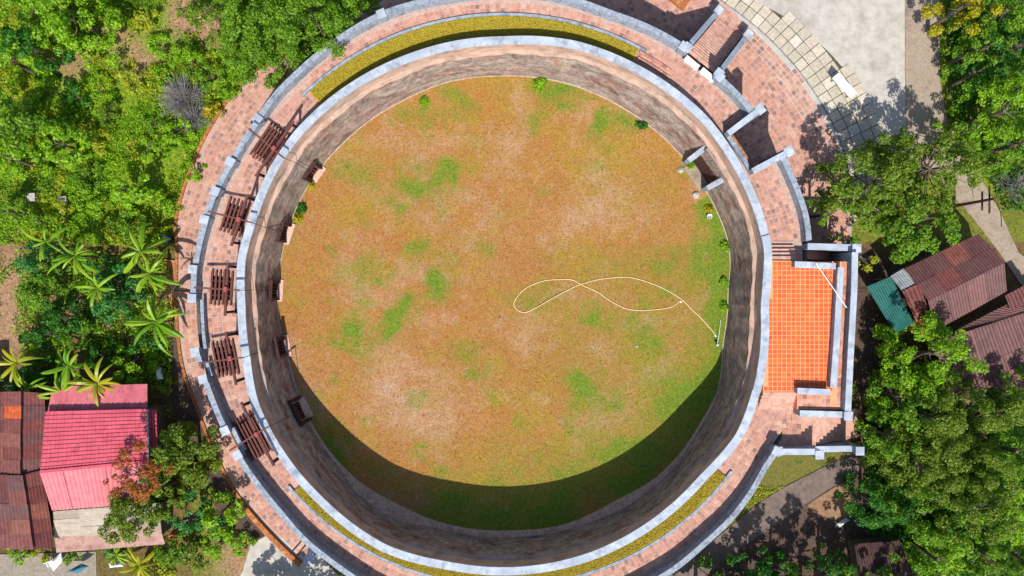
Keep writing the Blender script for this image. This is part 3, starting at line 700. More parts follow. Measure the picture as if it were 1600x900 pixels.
# ================================================================== CAGE DOORS and HOISTS
DL = ['first barred wooden cage door from the top left, beside the yellow weeds', 'second cage door from the top, with a pale sill slab below the weeds', 'third cage door, level with the middle of the lawn', 'fourth cage door, where the wall shadow begins', 'lowest cage door, wide and in deep shade']
HL = ['timber lifting frame over a slatted shaft, nearest the upper grass bed', 'timber lifting frame over a slatted shaft, second from the top', 'timber lifting frame over a slatted shaft, middle of the five', 'timber lifting frame over a slatted shaft, fourth from the top', 'largest timber lifting frame, lowest of the five, by the lower grass bed']
for k, t in enumerate(CAGES):
    a = R(t); rb = Rbase(t); 
    def lp(r, s, z): return Vector((CX+r*math.cos(a)-s*math.sin(a), CY+r*math.sin(a)+s*math.cos(a), z))
    rec = thing('cage_door', lp(rb, 0, 0), DL[k], 'cage door', 'wooden cage doors around the arena floor')
    top = zprof(t)[3][0]
    hw = .68 if k < 4 else .95
    for s in (-hw+.02, hw-.02): MB().beam(lp(rb-.12, s, 0), lp(top-.22, s, CAGE_H+.25), .2).build('post', M_wood, rec)
    MB().beam(lp(top-.2, -hw-.15, CAGE_H+.15), lp(top-.2, hw+.15, CAGE_H+.15), .22).build('lintel', M_wood, rec)
    MB().beam(lp(top-.05, -hw-.1, CAGE_H+.02), lp(top-.05, hw+.1, CAGE_H+.02), .3, .1).build('head_board', M_wood, rec)
    nb = 5 if k < 4 else 7
    for i in range(nb):
        s = -hw+.2+(2*hw-.4)*i/(nb-1); MB().beam(lp(rb+.12, s, .02), lp(top+.05, s, CAGE_H), .17, .05).build('plank', M_woodr, rec)
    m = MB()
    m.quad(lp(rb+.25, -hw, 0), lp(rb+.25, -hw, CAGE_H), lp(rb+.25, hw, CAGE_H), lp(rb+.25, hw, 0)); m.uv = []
    m.build('dark_backing', M_black, rec)  # added black panel standing for the unlit cage behind the planks
    sl_ = MB(); ww = .16
    q = [lp(rb-.42, -.85, 0), lp(rb-.02, -.85, 0), lp(rb-.02, .85, 0), lp(rb-.42, .85, 0)]
    sl_.prism([(v.x, v.y) for v in q], -.02, .13).build('sill', M_sill, rec)
    # hoist
    c, hwd, r0, r1 = SH[k]
    ho = thing('cage_hoist', lp(19.5, 0, ZW), HL[k], 'hoist', 'timber cage hoists on the rampart walk')
    L = R(hwd)*20.5
    ns = 6 if k in (1, 2, 3) else 7
    for i in range(ns):
        r = r0+.02+(r1-r0-.0)*i/(ns-1)
        MB().beam(lp(r, -L-.3-random.uniform(0, .12), ZW+.12), lp(r, L+.3+random.uniform(0, .12), ZW+.12), .14, .12).build('slat', M_woodr, ho)
    for s in (-L*.62, L*.62): MB().beam(lp(r0-.05, s, ZW+.02), lp(r1+.1, s, ZW+.02), .12, .06).build('bearer', M_wood, ho)
    Lb = L+1.0+(.25 if k in (0, 4) else 0); zb = ZW+2.05
    for s in (-Lb+.25, Lb-.25):
        MB().beam(lp(19.42, s, ZW-.02), lp(19.36, s, zb-.07), .17).build('post', M_wood, ho)
        MB().beam(lp(19.45, s, ZW+.02), lp(19.08, s, ZW+.02), .3, .1).build('foot', M_wood, ho)
    MB().beam(lp(19.36, -Lb, zb), lp(19.36, Lb, zb), .15, .18).build('top_beam', M_woodr, ho)
    sk = (-.15, .1, 0, -.1, .12)[k]
    MB().beam(lp(21.6, sk, zb+.02), lp(18.35, -sk, zb+.28), .13, .13, .1).build('lever', M_woodr, ho)
    MB().beam(lp(19.36, -.17, zb+.18), lp(19.36, .17, zb+.18), .22, .16).build('pivot_block', mat('red painted block', ['a85050','8c4040'], scale=4), ho)
    MB().tube([lp(18.4, -sk, zb+.26), lp(18.2, 0, 4.0), lp(top-.25, 0, CAGE_H+.25)], .02, 5).build('rope', M_wood, ho)

# ================================================================== OUTER BRICK PATH, KERBS, PAVERS
EDGE = [(445,92),(397,112),(360,155),(340,185),(320,220),(300,267),(285,312),(279,332),(276,365),(280,385),(279,440),(278,450),(281,525),(288,575),(301,612),(316,650),(350,732),(375,775),(400,805),(432,840),
        (500,60),(600,0),(700,-50),(900,-95),(1000,-80),(1130,5),(1200,60),(1250,115),(1290,175),(1310,215),(1325,270),(1330,330),(1330,380)]
Redge = table(EDGE, 0)
pa = MB(); T0, T1 = 9.5, 232.5
for i in range(int((T1-T0)*2)):
    a, b = T0+i*.5, T0+i*.5+.5
    pa.quad(pol(a, 21.9-(2 if 27<a<38 else 0), -.005), pol(a, Redge(a), -.005), pol(b, Redge(b), -.005), pol(b, 21.9-(2 if 27<b<38 else 0), -.005))
pa.uv = []
path = pa.build('brick_path', M_mortar, kind='structure')
def skip_path(t, r, dt, h):
    if 46.5 < t < 55.2 and r < 27.9 and abs((t-SA)/57.3*r) < 1.75: return True
    return False
o = put('path_tile', tile_mesh('path_tile', T0, T1, lambda t: 21.9+(.3 if not 28.8<t%360<37 else -1.3), lambda t: Redge(t)-.05, -.005, .36, M_tile, skip_path, gap=.065, th=.012), path, kind='stuff')
def kerb(name, t0, t1, m, w=.28, h=.14, label=None):
    n = int((t1-t0)/1.2)
    for i in range(n):
        q0 = t0+(t1-t0)*i/n+.03; q1 = t0+(t1-t0)*(i+1)/n-.03
        arc_strip(q0, q1, lambda t: Redge(t), lambda t: Redge(t)+w, -.1, h+random.uniform(-.01, .01), 1.2).build('kerb_stone', m, path)
kerb('kerb', 131, 218, M_obrick, .22, .12); kerb('kerb', 218, 232, M_obrick, .4, .25)
kerb('kerb', 12, 58, M_grey, .06, .02)
# raised soil edging with a planted gap on the west side
sb = thing('soil_bed', P(268, 415), 'narrow orange soil bed beside the path, between the spiky palm and the banana leaves', 'flower bed')
arc_strip(172.5, 179.8, lambda t: Redge(t)+.24, lambda t: Redge(t)+1.1, -.1, .1, 1).build('soil', mat('orange soil', ['b0744c','c08458'], scale=1.5, detail=(5,.75), bump=.4), sb)
# lower end: two shallow steps and a pale slab
for k in range(2):
    arc_strip(229.3+k*1.1, 229.5+k*1.1, lambda t: 24.2, lambda t: Redge(t)-.1, -.02, .08, .3).build('step_edge', M_wood, path)
arc_strip(231.6, 233.6, lambda t: 23.4, lambda t: Redge(t)-.1, -.02, .06, .5).build('threshold_slab', M_white, path)
# paver field
OE = table([(1100,-40),(1150,-12),(1225,22),(1290,72),(1340,130),(1372,178),(1390,215),(1400,250),(1405,300),(1405,340)], 0)
pb = MB()
for i in range(90):
    a, b = 13+i*.55, 13+i*.55+.55
    pb.quad(pol(a, Redge(a)+.06, .012), pol(a, OE(a)-.15, .012), pol(b, OE(b)-.15, .012), pol(b, Redge(b)+.06, .012))
pb.uv = []
pav = pb.build('paver_field', M_pbed, kind='structure')
pm = [MB().box(0, 0, 0, .045, s, s*q).mesh('paver', M_paver) for s, q in ((.80, 1), (.78, 1.02), (.81, .98))]
np_ = 0
dtp = .87/32*57.3
for k in range(7):
    for i in range(int(48/dtp)):
        t = 14+i*dtp; r = Redge(t)+.5+k*.87
        if r+.42 < OE(t)+.4 and np_ < 299:
            o = put('paver', random.choice(pm), pav); p = pol(t, r, .014+random.uniform(-.003, .004)); o.location = p; o.rotation_euler = (0, 0, R(t+random.uniform(-.8, .8))); o.scale = (1.02, r/31.4, 1); np_ += 1
# corner planter box, top
cp = thing('square_planter', P(1052, 0), 'orange brick planter with white gravel, cut by the top edge', 'planter')
a0 = P(1067, 18); 
d1 = Vector((-.78, .62, 0)); d2 = Vector((.55, .84, 0))
L1, L2 = 5.5, 4.0
def para(o_, i0, i1, j0, j1): return [tuple(o_+d1*i+d2*j)[:2] for i, j in ((i0, j0), (i1, j0), (i1, j1), (i0, j1))]
for q in ((0, L1, 0, .45), (0, L1, L2-.45, L2), (0, .45, .452, L2-.452), (L1-.45, L1, .452, L2-.452)): MB().prism(para(a0, *q), -.05, .3).build('border', M_obrick, cp)
MB().prism(para(a0, .452, L1-.452, .452, L2-.452), -.05, .2).build('gravel', mat('white gravel', ['b0aaa4','bcb8b4'], scale=8, detail=(14,.7), bump=.5), cp)
# tilted information board on the pavers
ib = thing('information_board', P(1317, 137), 'white tilted information board standing on the cream pavers', 'sign')
u = (P(1336, 148, 1)-P(1305, 114, 1)).normalized(); nrm = Vector((u.y, -u.x, 0)); c0 = P(1318, 135, 0.9)
if nrm.dot(c0) > 0: nrm = -nrm
m = MB(); A = c0-u*1.05; B = c0+u*1.05
lo = nrm*.22; 
vs = [A+lo+Vector((0,0,.05)), B+lo+Vector((0,0,.05)), B-lo+Vector((0,0,.4)), A-lo+Vector((0,0,.4))]
th = Vector((0, 0, .05)); m.v = vs+[v-th for v in vs]; m.f = [(0,1,2,3),(7,6,5,4),(0,4,5,1),(1,5,6,2),(2,6,7,3),(3,7,4,0)]; m.build('panel', M_plast, ib)
for q in (-.85, .85): MB().beam(c0+u*q-Vector((0, 0, c0.z)), c0+u*q+Vector((0, 0, .2)), .08).build('leg', M_zinc, ib)

# ================================================================== SMALL THINGS IN THE ARENA
hp = [(1118,523),(1098,500),(1080,483),(1065,468),(1035,450),(1000,437),(975,433),(940,436),(918,441),(900,447),(870,462),(835,482),(820,488),(808,484),(803,475),(808,464),(822,450),(845,440),(865,437),(892,437),(905,443),(915,448),(935,457),(950,468),(975,481),(1000,485),(1030,483),(1050,479),(1063,470)]
def smooth(pts, n=6):
    out = []
    for i in range(len(pts)-1):
        p0, p1, p2, p3 = pts[max(i-1, 0)], pts[i], pts[i+1], pts[min(i+2, len(pts)-1)]
        for k in range(n):
            t = k/n; out.append(p1*.5*2*(1)+0*p1 if False else .5*((2*p1)+(p2-p0)*t+(2*p0-5*p1+4*p2-p3)*t*t+(3*p1-p0-3*p2+p3)*t**3))
    return out+[pts[-1]]
hs = smooth([P(x, y, 0) for x, y in hp]); 
for i, v in enumerate(hs): v.z = .06+(.035 if 55 < i < 66 else 0)
h = thing('garden_hose', P(935, 460), 'long pale hose looped in a figure of eight on the lawn', 'hose')
MB().tube(hs, .03, 6).build('pipe', M_hose, h)
for e, (x, y) in enumerate(((1117,523), (1063,470))):
    MB().tube([P(x, y, .06), P(x+2, y+3, .08)], .07, 8).build('connector', M_plast, h)
fa = thing('standpipe', P(1121, 538), 'white water standpipe at the hose end by the east wall', 'tap')
MB().tube([P(1121, 539, 0), P(1121, 539, .45)], .09, 10).build('pipe', M_plast, fa)
MB().tube([P(1121, 539, .42)+Vector((-.15, 0, 0)), P(1121, 539, .42)+Vector((.15, .05, 0))], .05, 8).build('tap_head', M_zinc, fa)
MB().tube([P(1120, 540, .4), P(1124, 520, .3), P(1126, 500, .1)], .02, 6).build('wire', M_plast, fa)
def rock(name, x, y, s, label, m):
    bm_ = MB(); t = thing(name, P(x, y), label, 'stone')
    import bmesh
    b = bmesh.new(); bmesh.ops.create_icosphere(b, subdivisions=2, radius=s)
    r_ = random.Random(x)
    for v in b.verts: v.co *= r_.uniform(.78, 1.12); v.co.z = max(v.co.z*.7, -.1*s)
    me = bpy.data.meshes.new('stone'); b.to_mesh(me); b.free(); me.materials.append(m)
    o = put('boulder', me, t); o.location = (0, 0, s*.2); return t
M_stone = mat('chalky stone', ['a9a49a','b8b2aa','8c877e'], scale=4, detail=(8,.7), bump=.3)
rock('pale_stone', 1063, 266, .27, 'pale stone on the lawn just left of the inner gate', M_stone)
rock('pale_stone', 1087, 305, .3, 'pale stone below the inner gate, with grass around it', M_stone)
rock('pale_stone', 995, 541, .12, 'tiny grey pebble alone on the lower right of the lawn', M_stone)
bk = thing('bucket', P(1107, 339), 'small white bucket on the lawn beside the east wall', 'bucket')
def lathe(prof, k=14):
    m = MB(); n = len(prof)
    for r, z in prof:
        for j in range(k): a = 2*math.pi*j/k; m.v.append(Vector((r*math.cos(a), r*math.sin(a), z)))
    for i in range(n-1):
        for j in range(k): q = (j+1) % k; m.f.append((i*k+j, i*k+q, (i+1)*k+q, (i+1)*k+j))
    return m
def lput(m, name, mt, par): return put(name, m.mesh(name, mt), par)
lput(lathe([(.01, .02), (.15, .02), (.2, .35), (.22, .36), (.18, .34), (.13, .05), (.01, .05)]), 'pail', M_plast, bk)
lput(MB().tube([Vector((.2*math.cos(q), .04, .34+.12*math.sin(q))) for q in np.linspace(0, math.pi, 9)], .012, 5), 'handle', M_zinc, bk)

# ================================================================== PLANTS
def crown_mesh(R_, Hc, kind, leaf=.16, dens=1.0, seed=0, airy=.0, ex=1., name='crown'):
    g = np.random.default_rng(seed)
    nc = max(6, int(7.5*R_*R_*dens)); 
    d = g.normal(size=(nc, 3)); d[:, 2] = np.abs(d[:, 2])*1.0-.45; d /= np.linalg.norm(d, axis=1)[:, None]
    ph = g.random(3)*6.3
    az = np.arctan2(d[:, 1], d[:, 0])
    lump = 1+.16*np.sin(3*az+ph[0])+.12*np.sin(5*az+ph[1])+.08*np.sin(8*az+ph[2])
    rad = (.35+.65*g.random(nc)**.45)*lump
    cc = d*rad[:, None]*np.array([R_*ex, R_, Hc]); 
    cr = (.32+.34*g.random(nc))*min(1, .5+R_*.18)*(1-.25*airy)
    keep = g.random(nc) > airy*.45; cc = cc[keep]; cr = cr[keep]; nc = len(cc)
    per = (40*(cr/.4)**2*(.16/leaf)**1.6*(1-.35*airy)).astype(int)+6
    idx = np.repeat(np.arange(nc), per); n = len(idx)
    e = g.normal(size=(n, 3)); e[:, 2] = np.abs(e[:, 2])*1.0-.3; e /= np.linalg.norm(e, axis=1)[:, None]
    C = cc[idx]+e*(cr[idx]*(.45+.6*g.random(n)))[:, None]*np.array([1, 1, .75])
    N = e*.8+g.normal(size=(n, 3))*.55; N[:, 2] += .7; N /= np.linalg.norm(N, axis=1)[:, None]
    A = np.cross(N, g.normal(size=(n, 3))); A /= np.linalg.norm(A, axis=1)[:, None]; B = np.cross(N, A)
    s = (leaf*(.55+.8*g.random(n)))[:, None]
    V = np.stack([C-A*s, C+B*s*.55+N*s*.12, C+A*s-N*s*.15, C-B*s*.55+N*s*.12], 1).reshape(-1, 3)
    return fast_mesh(name, V, np.arange(4*n).reshape(-1, 4), leafmat(kind)), cc
SEED = [100]
def tree(name, px, py, rpx, h, kind, label, cat='tree', leaf=.15, dens=1.25, airy=0., ex=1., hz=.72, group=None, bare=0):
    """px,py: where the crown centre shows; rpx: crown radius in photo pixels; h: height of tree"""
    SEED[0] += 1; zc = h*(1-hz*.75); r = rpx*(H-zc)/F; Hc = h*hz
    c = P(px, py, zc*1.0)
    t = thing(name, (c.x, c.y, 0), label, cat, group)
    me, cc = crown_mesh(r, Hc, kind, leaf, dens, SEED[0], airy, ex)
    cr = put('crown' if cat == 'tree' else 'foliage', me, t); cr.location = (0, 0, h-Hc)
    Hc = min(Hc, h*.55)
    g = random.Random(SEED[0]); tr = MB(); zt = h-Hc*.8
    base_r = .04+.018*h
    lean = Vector((g.uniform(-.3, .3), g.uniform(-.3, .3), 0))
    tr.tube([Vector((0, 0, -.1)), lean*.4+Vector((0, 0, zt*.5)), lean+Vector((0, 0, zt))], base_r, 8, base_r*.6)
    nl = min(len(cc), 6 if cat == 'tree' else 4)+bare
    pick = g.sample(range(len(cc)), min(nl, len(cc)))
    for i in pick:
        e = Vector(cc[i])*(.9 if bare else .55)+Vector((0, 0, h-Hc)); b0 = lean+Vector((0, 0, zt*g.uniform(.75, 1)))
        mid = b0.lerp(e, .5)+Vector((g.uniform(-.2, .2), g.uniform(-.2, .2), g.uniform(-.1, .3)))
        tr.tube([b0, mid, e], base_r*.32, 5, .015)
    put('trunk' if cat == 'tree' else 'stem', tr.mesh('trunk', M_bark), t)
    return t
T = tree
# upper left
T('broadleaf_tree', 115, 28, 60, 7, 'bright', 'bright green round tree at the top left, right of the dark corner', leaf=.135)
T('broadleaf_tree', 60, 12, 34, 6, 'mid', 'small mid green tree at the top edge, left of the bright round one', leaf=.135)
T('broadleaf_tree', 55, 82, 34, 6, 'deep', 'dark green tree under the top left corner', leaf=.14)
T('broadleaf_tree', 10, 95, 42, 7, 'bright', 'light green tree cut by the left edge near the top', leaf=.14)
T('broadleaf_tree', 35, 190, 48, 7, 'mid', 'large leafy tree on the left edge above the two stone boxes', leaf=.14)
T('broadleaf_tree', 15, 250, 34, 6, 'bright', 'pale green tree at the left edge, just above the stone boxes', leaf=.14)
T('broadleaf_tree', 95, 225, 36, 4.5, 'bright', 'low spreading bright tree right of the large left-edge tree', leaf=.135)
T('broadleaf_tree', 205, 298, 30, 4.5, 'bright', 'small lime green tree with a round dark shadow above it', leaf=.15)
T('broadleaf_tree', 10, 330, 24, 5, 'mid', 'dark green tree on the left edge below the stone boxes', leaf=.16)
T('broadleaf_tree', 400, 48, 64, 8, 'mid', 'fine leaved tree at the top, left half of the pair beside the path', leaf=.1, dens=2.2)
T('broadleaf_tree', 492, 32, 74, 9, 'mid', 'tall fine leaved tree overhanging the outer parapet at the top left', leaf=.1, dens=2.2)
T('broadleaf_tree', 330, 20, 42, 6, 'olive', 'olive green tree at the top edge, left of the fine leaved pair', leaf=.12, dens=1.2)
# shrubs in the scrub
for (x, y, r, h_, k, lb) in (
 (150,65,24,1.6,'bright','bright low shrub below the round top left tree'),(225,30,20,1.5,'yellow','yellowish shrub on the open ground at the top'),(255,75,24,1.6,'bright','rounded light green shrub in the middle of the top scrub'),
 (210,115,26,1.6,'yellow','yellow green shrub left of the grey bare bush'),(245,120,20,1.4,'bright','small green shrub touching the left of the grey bare bush'),(300,95,28,1.8,'bright','leafy green shrub above the grey bare bush'),
 (330,120,22,1.8,'mid','dark green shrub above right of the grey bare bush'),(160,140,24,1.3,'bright','green shrub right of the pink bare earth'),(175,180,24,1.4,'olive','olive shrub in the middle of the left scrub'),
 (120,150,20,1.8,'deep','dark shrub below the pink bare earth'),(335,175,18,1.4,'sun','golden yellow bush beside the brick path kerb'),(280,205,26,1.5,'bright','fresh green bush below the grey bare bush'),
 (240,190,20,1.5,'mid','mid green bush left below the grey bare bush'),(150,215,26,1.5,'yellow','yellow green bush in the centre of the left scrub'),(240,230,22,1.6,'bright','bright bush near the path, above the round shadow'),
 (130,275,26,1.8,'mid','dark leafed bush left of the small lime tree'),(150,315,26,1.6,'bright','light green bush right of the second stone box'),(60,345,20,1.5,'mid','green bush below the first stone box'),
 (250,320,24,1.4,'bright','green bush close to the path, below the round shadow'),(300,265,18,1.3,'bright','small green bush touching the path kerb'),(205,350,28,1.7,'mid','dark green bush above the banana plants'),
 (355,140,18,1.4,'bright','green bush in the kerb bend beside the path'),(385,105,20,1.5,'mid','green bush where the path runs under the trees'),(95,330,18,1.4,'yellow','yellow green bush just below the second stone box')):
    T('shrub', x, y, r, h_, k, lb, 'shrub', leaf=.1, hz=.8, dens=1.8, airy=.25, group='shrubs in the scrub west of the arena')
# bare grey bush
def bare_bush(px, py, r, label, n=260):
    c = P(px, py, 1); t = thing('bare_bush', (c.x, c.y, 0), label, 'shrub'); g = random.Random(px); m = MB()
    for i in range(n):
        a = g.random()*6.283; el = g.uniform(.25, 1.4); L = r*g.uniform(.6, 1.05); s = Vector((g.uniform(-.2, .2)*r, g.uniform(-.2, .2)*r, .1))
        d = Vector((math.cos(a)*math.cos(el), math.sin(a)*math.cos(el), math.sin(el)*.8)); k = s+d*L*.55
        m.beam(s, k, .025, None, .015)
        for q in range(4):
            e = k+(d+Vector((g.uniform(-.7, .7), g.uniform(-.7, .7), g.uniform(-.3, .5))))*L*.42; m.beam(k, e, .018, None, .01)
    put('twigs', m.mesh('twigs', M_dead), t)
bare_bush(282, 152, 1.9, 'large silvery grey leafless bush in the left scrub'); bare_bush(298, 182, 1.3, 'smaller grey leafless bush below the large one', 160)
bare_bush(1592, 290, 1.6, 'grey leafless bush at the right edge beside the lane', 70)
# banana and palm plants
def leaf_strip(L, w, droop, rise=.5):
    m = MB(); n = 9
    for i in range(n+1):
        t = i/n; x = L*t*(1-.18*t*t); z = rise*L*t-droop*L*t*t; ww = w*math.sin(math.pi*min(1, t*.93+.07))**.6
        m.v += [Vector((x, -ww/2, z-.28*ww)), Vector((x, 0, z)), Vector((x, ww/2, z-.28*ww))]
    for i in range(n):
        a = i*3; m.f += [(a, a+1, a+4, a+3), (a+1, a+2, a+5, a+4)]
    return m
M_ban = mat('banana leaf', ['6c9c20','84ac28','54861a'], ['74a022','94b42c','5a8a1c','a8b838'], mode='object', amt=.6, scale=2, rough=.4, transl=.35)
M_bany = mat('yellow banana leaf', ['9aa020','acac28','84941e'], ['a8a824','bcb02c','8c9c22'], mode='object', amt=.6, scale=2, rough=.4, transl=.35)
M_spk = mat('dark spiky leaf', ['4a3a30','5c4a3c'], scale=3)
BL = [leaf_strip(L, w_, d_, r_) for L, w_, d_, r_ in ((2.4, .42, .75, .5), (2.0, .36, .5, .55), (2.6, .34, .85, .5))]
BLM = {}
def rosette(name, px, py, h, n, label, m, sc=1., cat='banana plant', w_=1., group=None, stem=.1):
    c = P(px, py, h); t = thing(name, (c.x, c.y, 0), label, cat, group, random.uniform(0, 6))
    for i, b in enumerate(BL):
        if (m.name, i) not in BLM: BLM[(m.name, i)] = b.mesh('leaf', m)
    for i in range(n):
        o = put('leaf', BLM[(m.name, i % 3)], t); s = sc*random.uniform(.5, 1.15)
        o.location = (0, 0, h-.3*(i/n)); o.rotation_euler = (random.uniform(-.6, .6), random.uniform(-.75, .5), 6.283*i/n*1.0+random.uniform(-.4, .4)); o.scale = (s, s*w_, s)
    put('stem', MB().tube([Vector((0, 0, -.05)), Vector((0, 0, h))], stem, 8, stem*.7).mesh('stem', M_bark), t)
GB = 'banana plants west of the arena'
for x, y, h_, n, m, sc, lb in ((117,400,3,11,M_ban,1.05,'banana plant with long leaves, leftmost below the dark shade'),(218,392,3,11,M_ban,1.,'banana plant nearest the blue drum'),(232,428,3,11,M_ban,1.1,'banana plant left of the orange soil bed'),
   (241,504,3,13,M_ban,1.05,'star shaped banana plant beside the dark drain bank'),(25,568,3.2,9,M_bany,.9,'yellowish banana plant at the left edge above the rust roof'),(106,572,3.2,10,M_ban,1.1,'banana plant with thin dark leaves above the crimson roof'),
   (150,600,3.6,10,M_bany,.95,'golden yellow banana plant overhanging the crimson roof'),(40,608,3.2,9,M_ban,.9,'green banana plant over the rust roof corner'),(95,612,3.4,9,M_ban,.9,'banana plant between the rust and crimson roofs'),(70,378,2.5,8,M_ban,.8,'small banana plant left of the long leaved one'),(150,450,2.6,8,M_ban,.8,'small banana plant in the middle of the garden'),
   (218,884,1.5,11,M_bany,.75,'yellow fronded plant at the bottom edge right of the yard'),(180,868,1.3,9,M_ban,.6,'green fronded plant above the yellow one at the bottom')):
    rosette('banana_plant', x, y, h_, n+4, lb, m, sc*1.05, group=GB, w_=.8)
rosette('spiky_palm', 269, 455, 3.2, 13, 'dark spiky plant leaning over the path edge', M_spk, .62, 'palm', .35, stem=.12)
# garden clumps
for (x, y, r, h_, k, lb) in (
 (55,408,30,2.6,'blue','bluish green shrub left of the banana plants'),(95,430,34,2.8,'mid','broad garden shrub right of the sandy ground'),(160,425,26,2.6,'blue','round blue green shrub between two banana plants'),(185,440,28,2.8,'blue','blue green shrub left of the star shaped banana'),
 (60,460,32,3,'mid','leafy shrub right of the sandy ground, lower one'),(100,495,34,3,'deep','dark green shrub in the middle of the garden'),(130,520,30,3,'mid','green shrub below the dark garden shrub'),(180,480,28,3,'blue','blue green shrub above the bright round bush'),(75,525,28,2.8,'deep','dark green shrub above the yellow banana'),
 (160,555,26,2.8,'deep','dark shrub left of the bright round bush'),(205,568,30,3,'bright','dense bright round bush at the crimson roof corner'),(220,535,24,2.6,'deep','dark shrub above the bright round bush'),(15,600,24,2.4,'blue','bluish shrub at the left edge above the roof'),(60,580,24,2.6,'deep','dark shrub between the yellow and thin leaved bananas'),
 (210,455,18,2.2,'blue','small blue green shrub below the banana near the soil bed'),(260,605,14,1.2,'yellow','small yellow green bush beside the drain bank'),
 (320,725,16,1.5,'yellow','narrow yellow green bush left of the kerb'),(30,860,20,1.2,'bright','low green hedge clump under the rust roof, left one'),(62,862,18,1.2,'yellow','low yellow green hedge clump under the rust roof, right one'),(112,873,12,1.2,'mid','small dark bush beside the white chair'),
 (170,862,16,1.5,'blue','bluish bush under the cement roof'),(265,862,26,2,'mid','green bush below the cement roof corner'),(300,868,24,1.8,'olive','olive bush at the bottom left of the yard'),(340,850,26,2,'bright','bright bush right of the dark olive tree'),(380,855,18,1.2,'bright','low bright bush at the end of the brick kerb'),(245,890,22,1.6,'yellow','yellow green bush at the bottom edge')):
    T('shrub', x, y, r, h_, k, lb, 'shrub', leaf=.11, hz=.75, dens=1.5, airy=.1, group='shrubs around the houses and garden')
T('small_tree', 208, 742, 42, 7.5, 'orange', 'thin tree with orange leaves over the pink roof', leaf=.09, airy=.6, dens=1.6, hz=.25)
T('broadleaf_tree', 285, 712, 50, 6.5, 'olive', 'yellowish olive tree right of the orange leaved one', leaf=.11, dens=1.5)
T('broadleaf_tree', 248, 768, 44, 6, 'olive', 'olive tree below the orange leaved one', leaf=.11, dens=1.6)
T('broadleaf_tree', 205, 806, 40, 6.5, 'olive', 'dark olive tree leaning over the cement roof', leaf=.1, dens=1.9, hz=.42)
T('broadleaf_tree', 300, 805, 32, 4, 'blue', 'blue green tree near the red bucket', leaf=.13)
T('broadleaf_tree', 345, 800, 30, 4, 'bright', 'bright small tree close to the lower path kerb', leaf=.13)
T('broadleaf_tree', 1418, 905, 44, 8, 'mid', 'tree at the bottom edge overhanging the maroon shed roof', leaf=.105, dens=1.3)
T('broadleaf_tree', 480, 1010, 70, 8, 'mid', 'tree below the bottom edge shading the yard', leaf=.2, dens=.8)
T('broadleaf_tree', 410, 960, 40, 6, 'mid', 'tree below the bottom edge near the lower kerb', leaf=.2, dens=.8)
# right side
T('broad_canopy_tree', 1372, 285, 72, 7.5, 'olive', 'airy spreading tree beside the pavers, left half', leaf=.12, airy=.25, dens=1.5, hz=.5, bare=18)
T('broad_canopy_tree', 1460, 265, 66, 8, 'olive', 'airy spreading tree over the lane with bare twigs showing', leaf=.12, airy=.3, dens=1.5, hz=.5, bare=22)
T('broad_canopy_tree', 1430, 345, 60, 7, 'mid', 'airy tree in front of the rusty sheds', leaf=.12, airy=.25, dens=1.4, hz=.5, bare=14)
T('broad_canopy_tree', 1300, 330, 26, 5.5, 'mid', 'small airy tree beside the terrace corner', leaf=.13, airy=.5, dens=1., hz=.4)
T('small_tree', 1345, 405, 16, 5.5, 'yellow', 'small yellow green tree against the terrace wall', leaf=.12, airy=.2)
T('small_tree', 1318, 382, 15, 5.8, 'mid', 'small bush like tree topping the terrace corner', leaf=.12, airy=.2)
for (x, y, r, h_, k, lb) in (
 (1495,18,34,8,'sun','yellow flowering tree at the top right beside the lane'),(1555,20,48,9,'mid','green tree at the top right edge, right of the yellow one'),(1590,75,44,9,'deep','dark green tree at the right edge near the top'),
 (1530,75,34,8,'mid','green tree below the yellow one beside the lane'),(1585,140,40,8,'bright','bright tree on the right edge, second from the top'),(1520,120,26,6,'deep','low dark tree in the shade beside the lane'),
 (1560,175,46,8.5,'bright','light green tree on the right, above the leafless bush'),(1515,205,30,6,'mid','green tree at the lane bend'),(1590,225,38,8,'mid','green tree on the right edge beside the lane bend'),(1552,255,22,5,'mid','small tree overhanging the lane edge'),
 (1448,555,66,8,'bright','large round tree with glossy clumps below the rusty sheds'),(1400,620,44,7,'mid','tree on the left edge of the wood, below the large round one'),(1385,680,42,7,'mid','green tree nearest the terrace stairs'),
 (1460,655,58,8.5,'olive','green tree in the middle of the right wood'),(1535,640,56,8,'olive','olive tree below the sheds on the right'),(1590,620,42,7.5,'mid','green tree on the right edge below the sheds'),
 (1430,725,54,8,'olive','light green tree in the left part of the right wood'),(1500,715,52,8.5,'olive','olive tree in the centre of the right wood'),(1575,705,52,8.5,'mid','green tree on the right edge of the wood, upper middle'),
 (1375,790,44,6.5,'deep','deep green round tree at the lower left of the right wood'),(1440,800,46,8,'mid','green tree right of the deep green one'),(1505,790,52,8.5,'olive','olive tree in the lower middle of the right wood'),
 (1580,790,54,9,'bright','bright tree on the right edge of the wood, lower middle'),(1460,868,44,7,'bright','bright tree at the bottom, right of the maroon shed roof'),(1530,865,50,8,'mid','green tree at the bottom right'),(1595,875,48,8,'olive','olive tree in the bottom right corner'),
 (1300,885,28,5,'deep','small deep green tree at the bottom, left of the maroon roof'),(1222,893,26,5,'deep','small green tree at the bottom edge, middle of three'),(1172,885,26,4.5,'deep','small green tree at the bottom edge, nearest the arena')):
    T('broadleaf_tree', x, y, r, h_, k, lb, leaf=.105 if k != 'olive' else .09, dens=1.4, airy=.05, group='trees east of the arena')
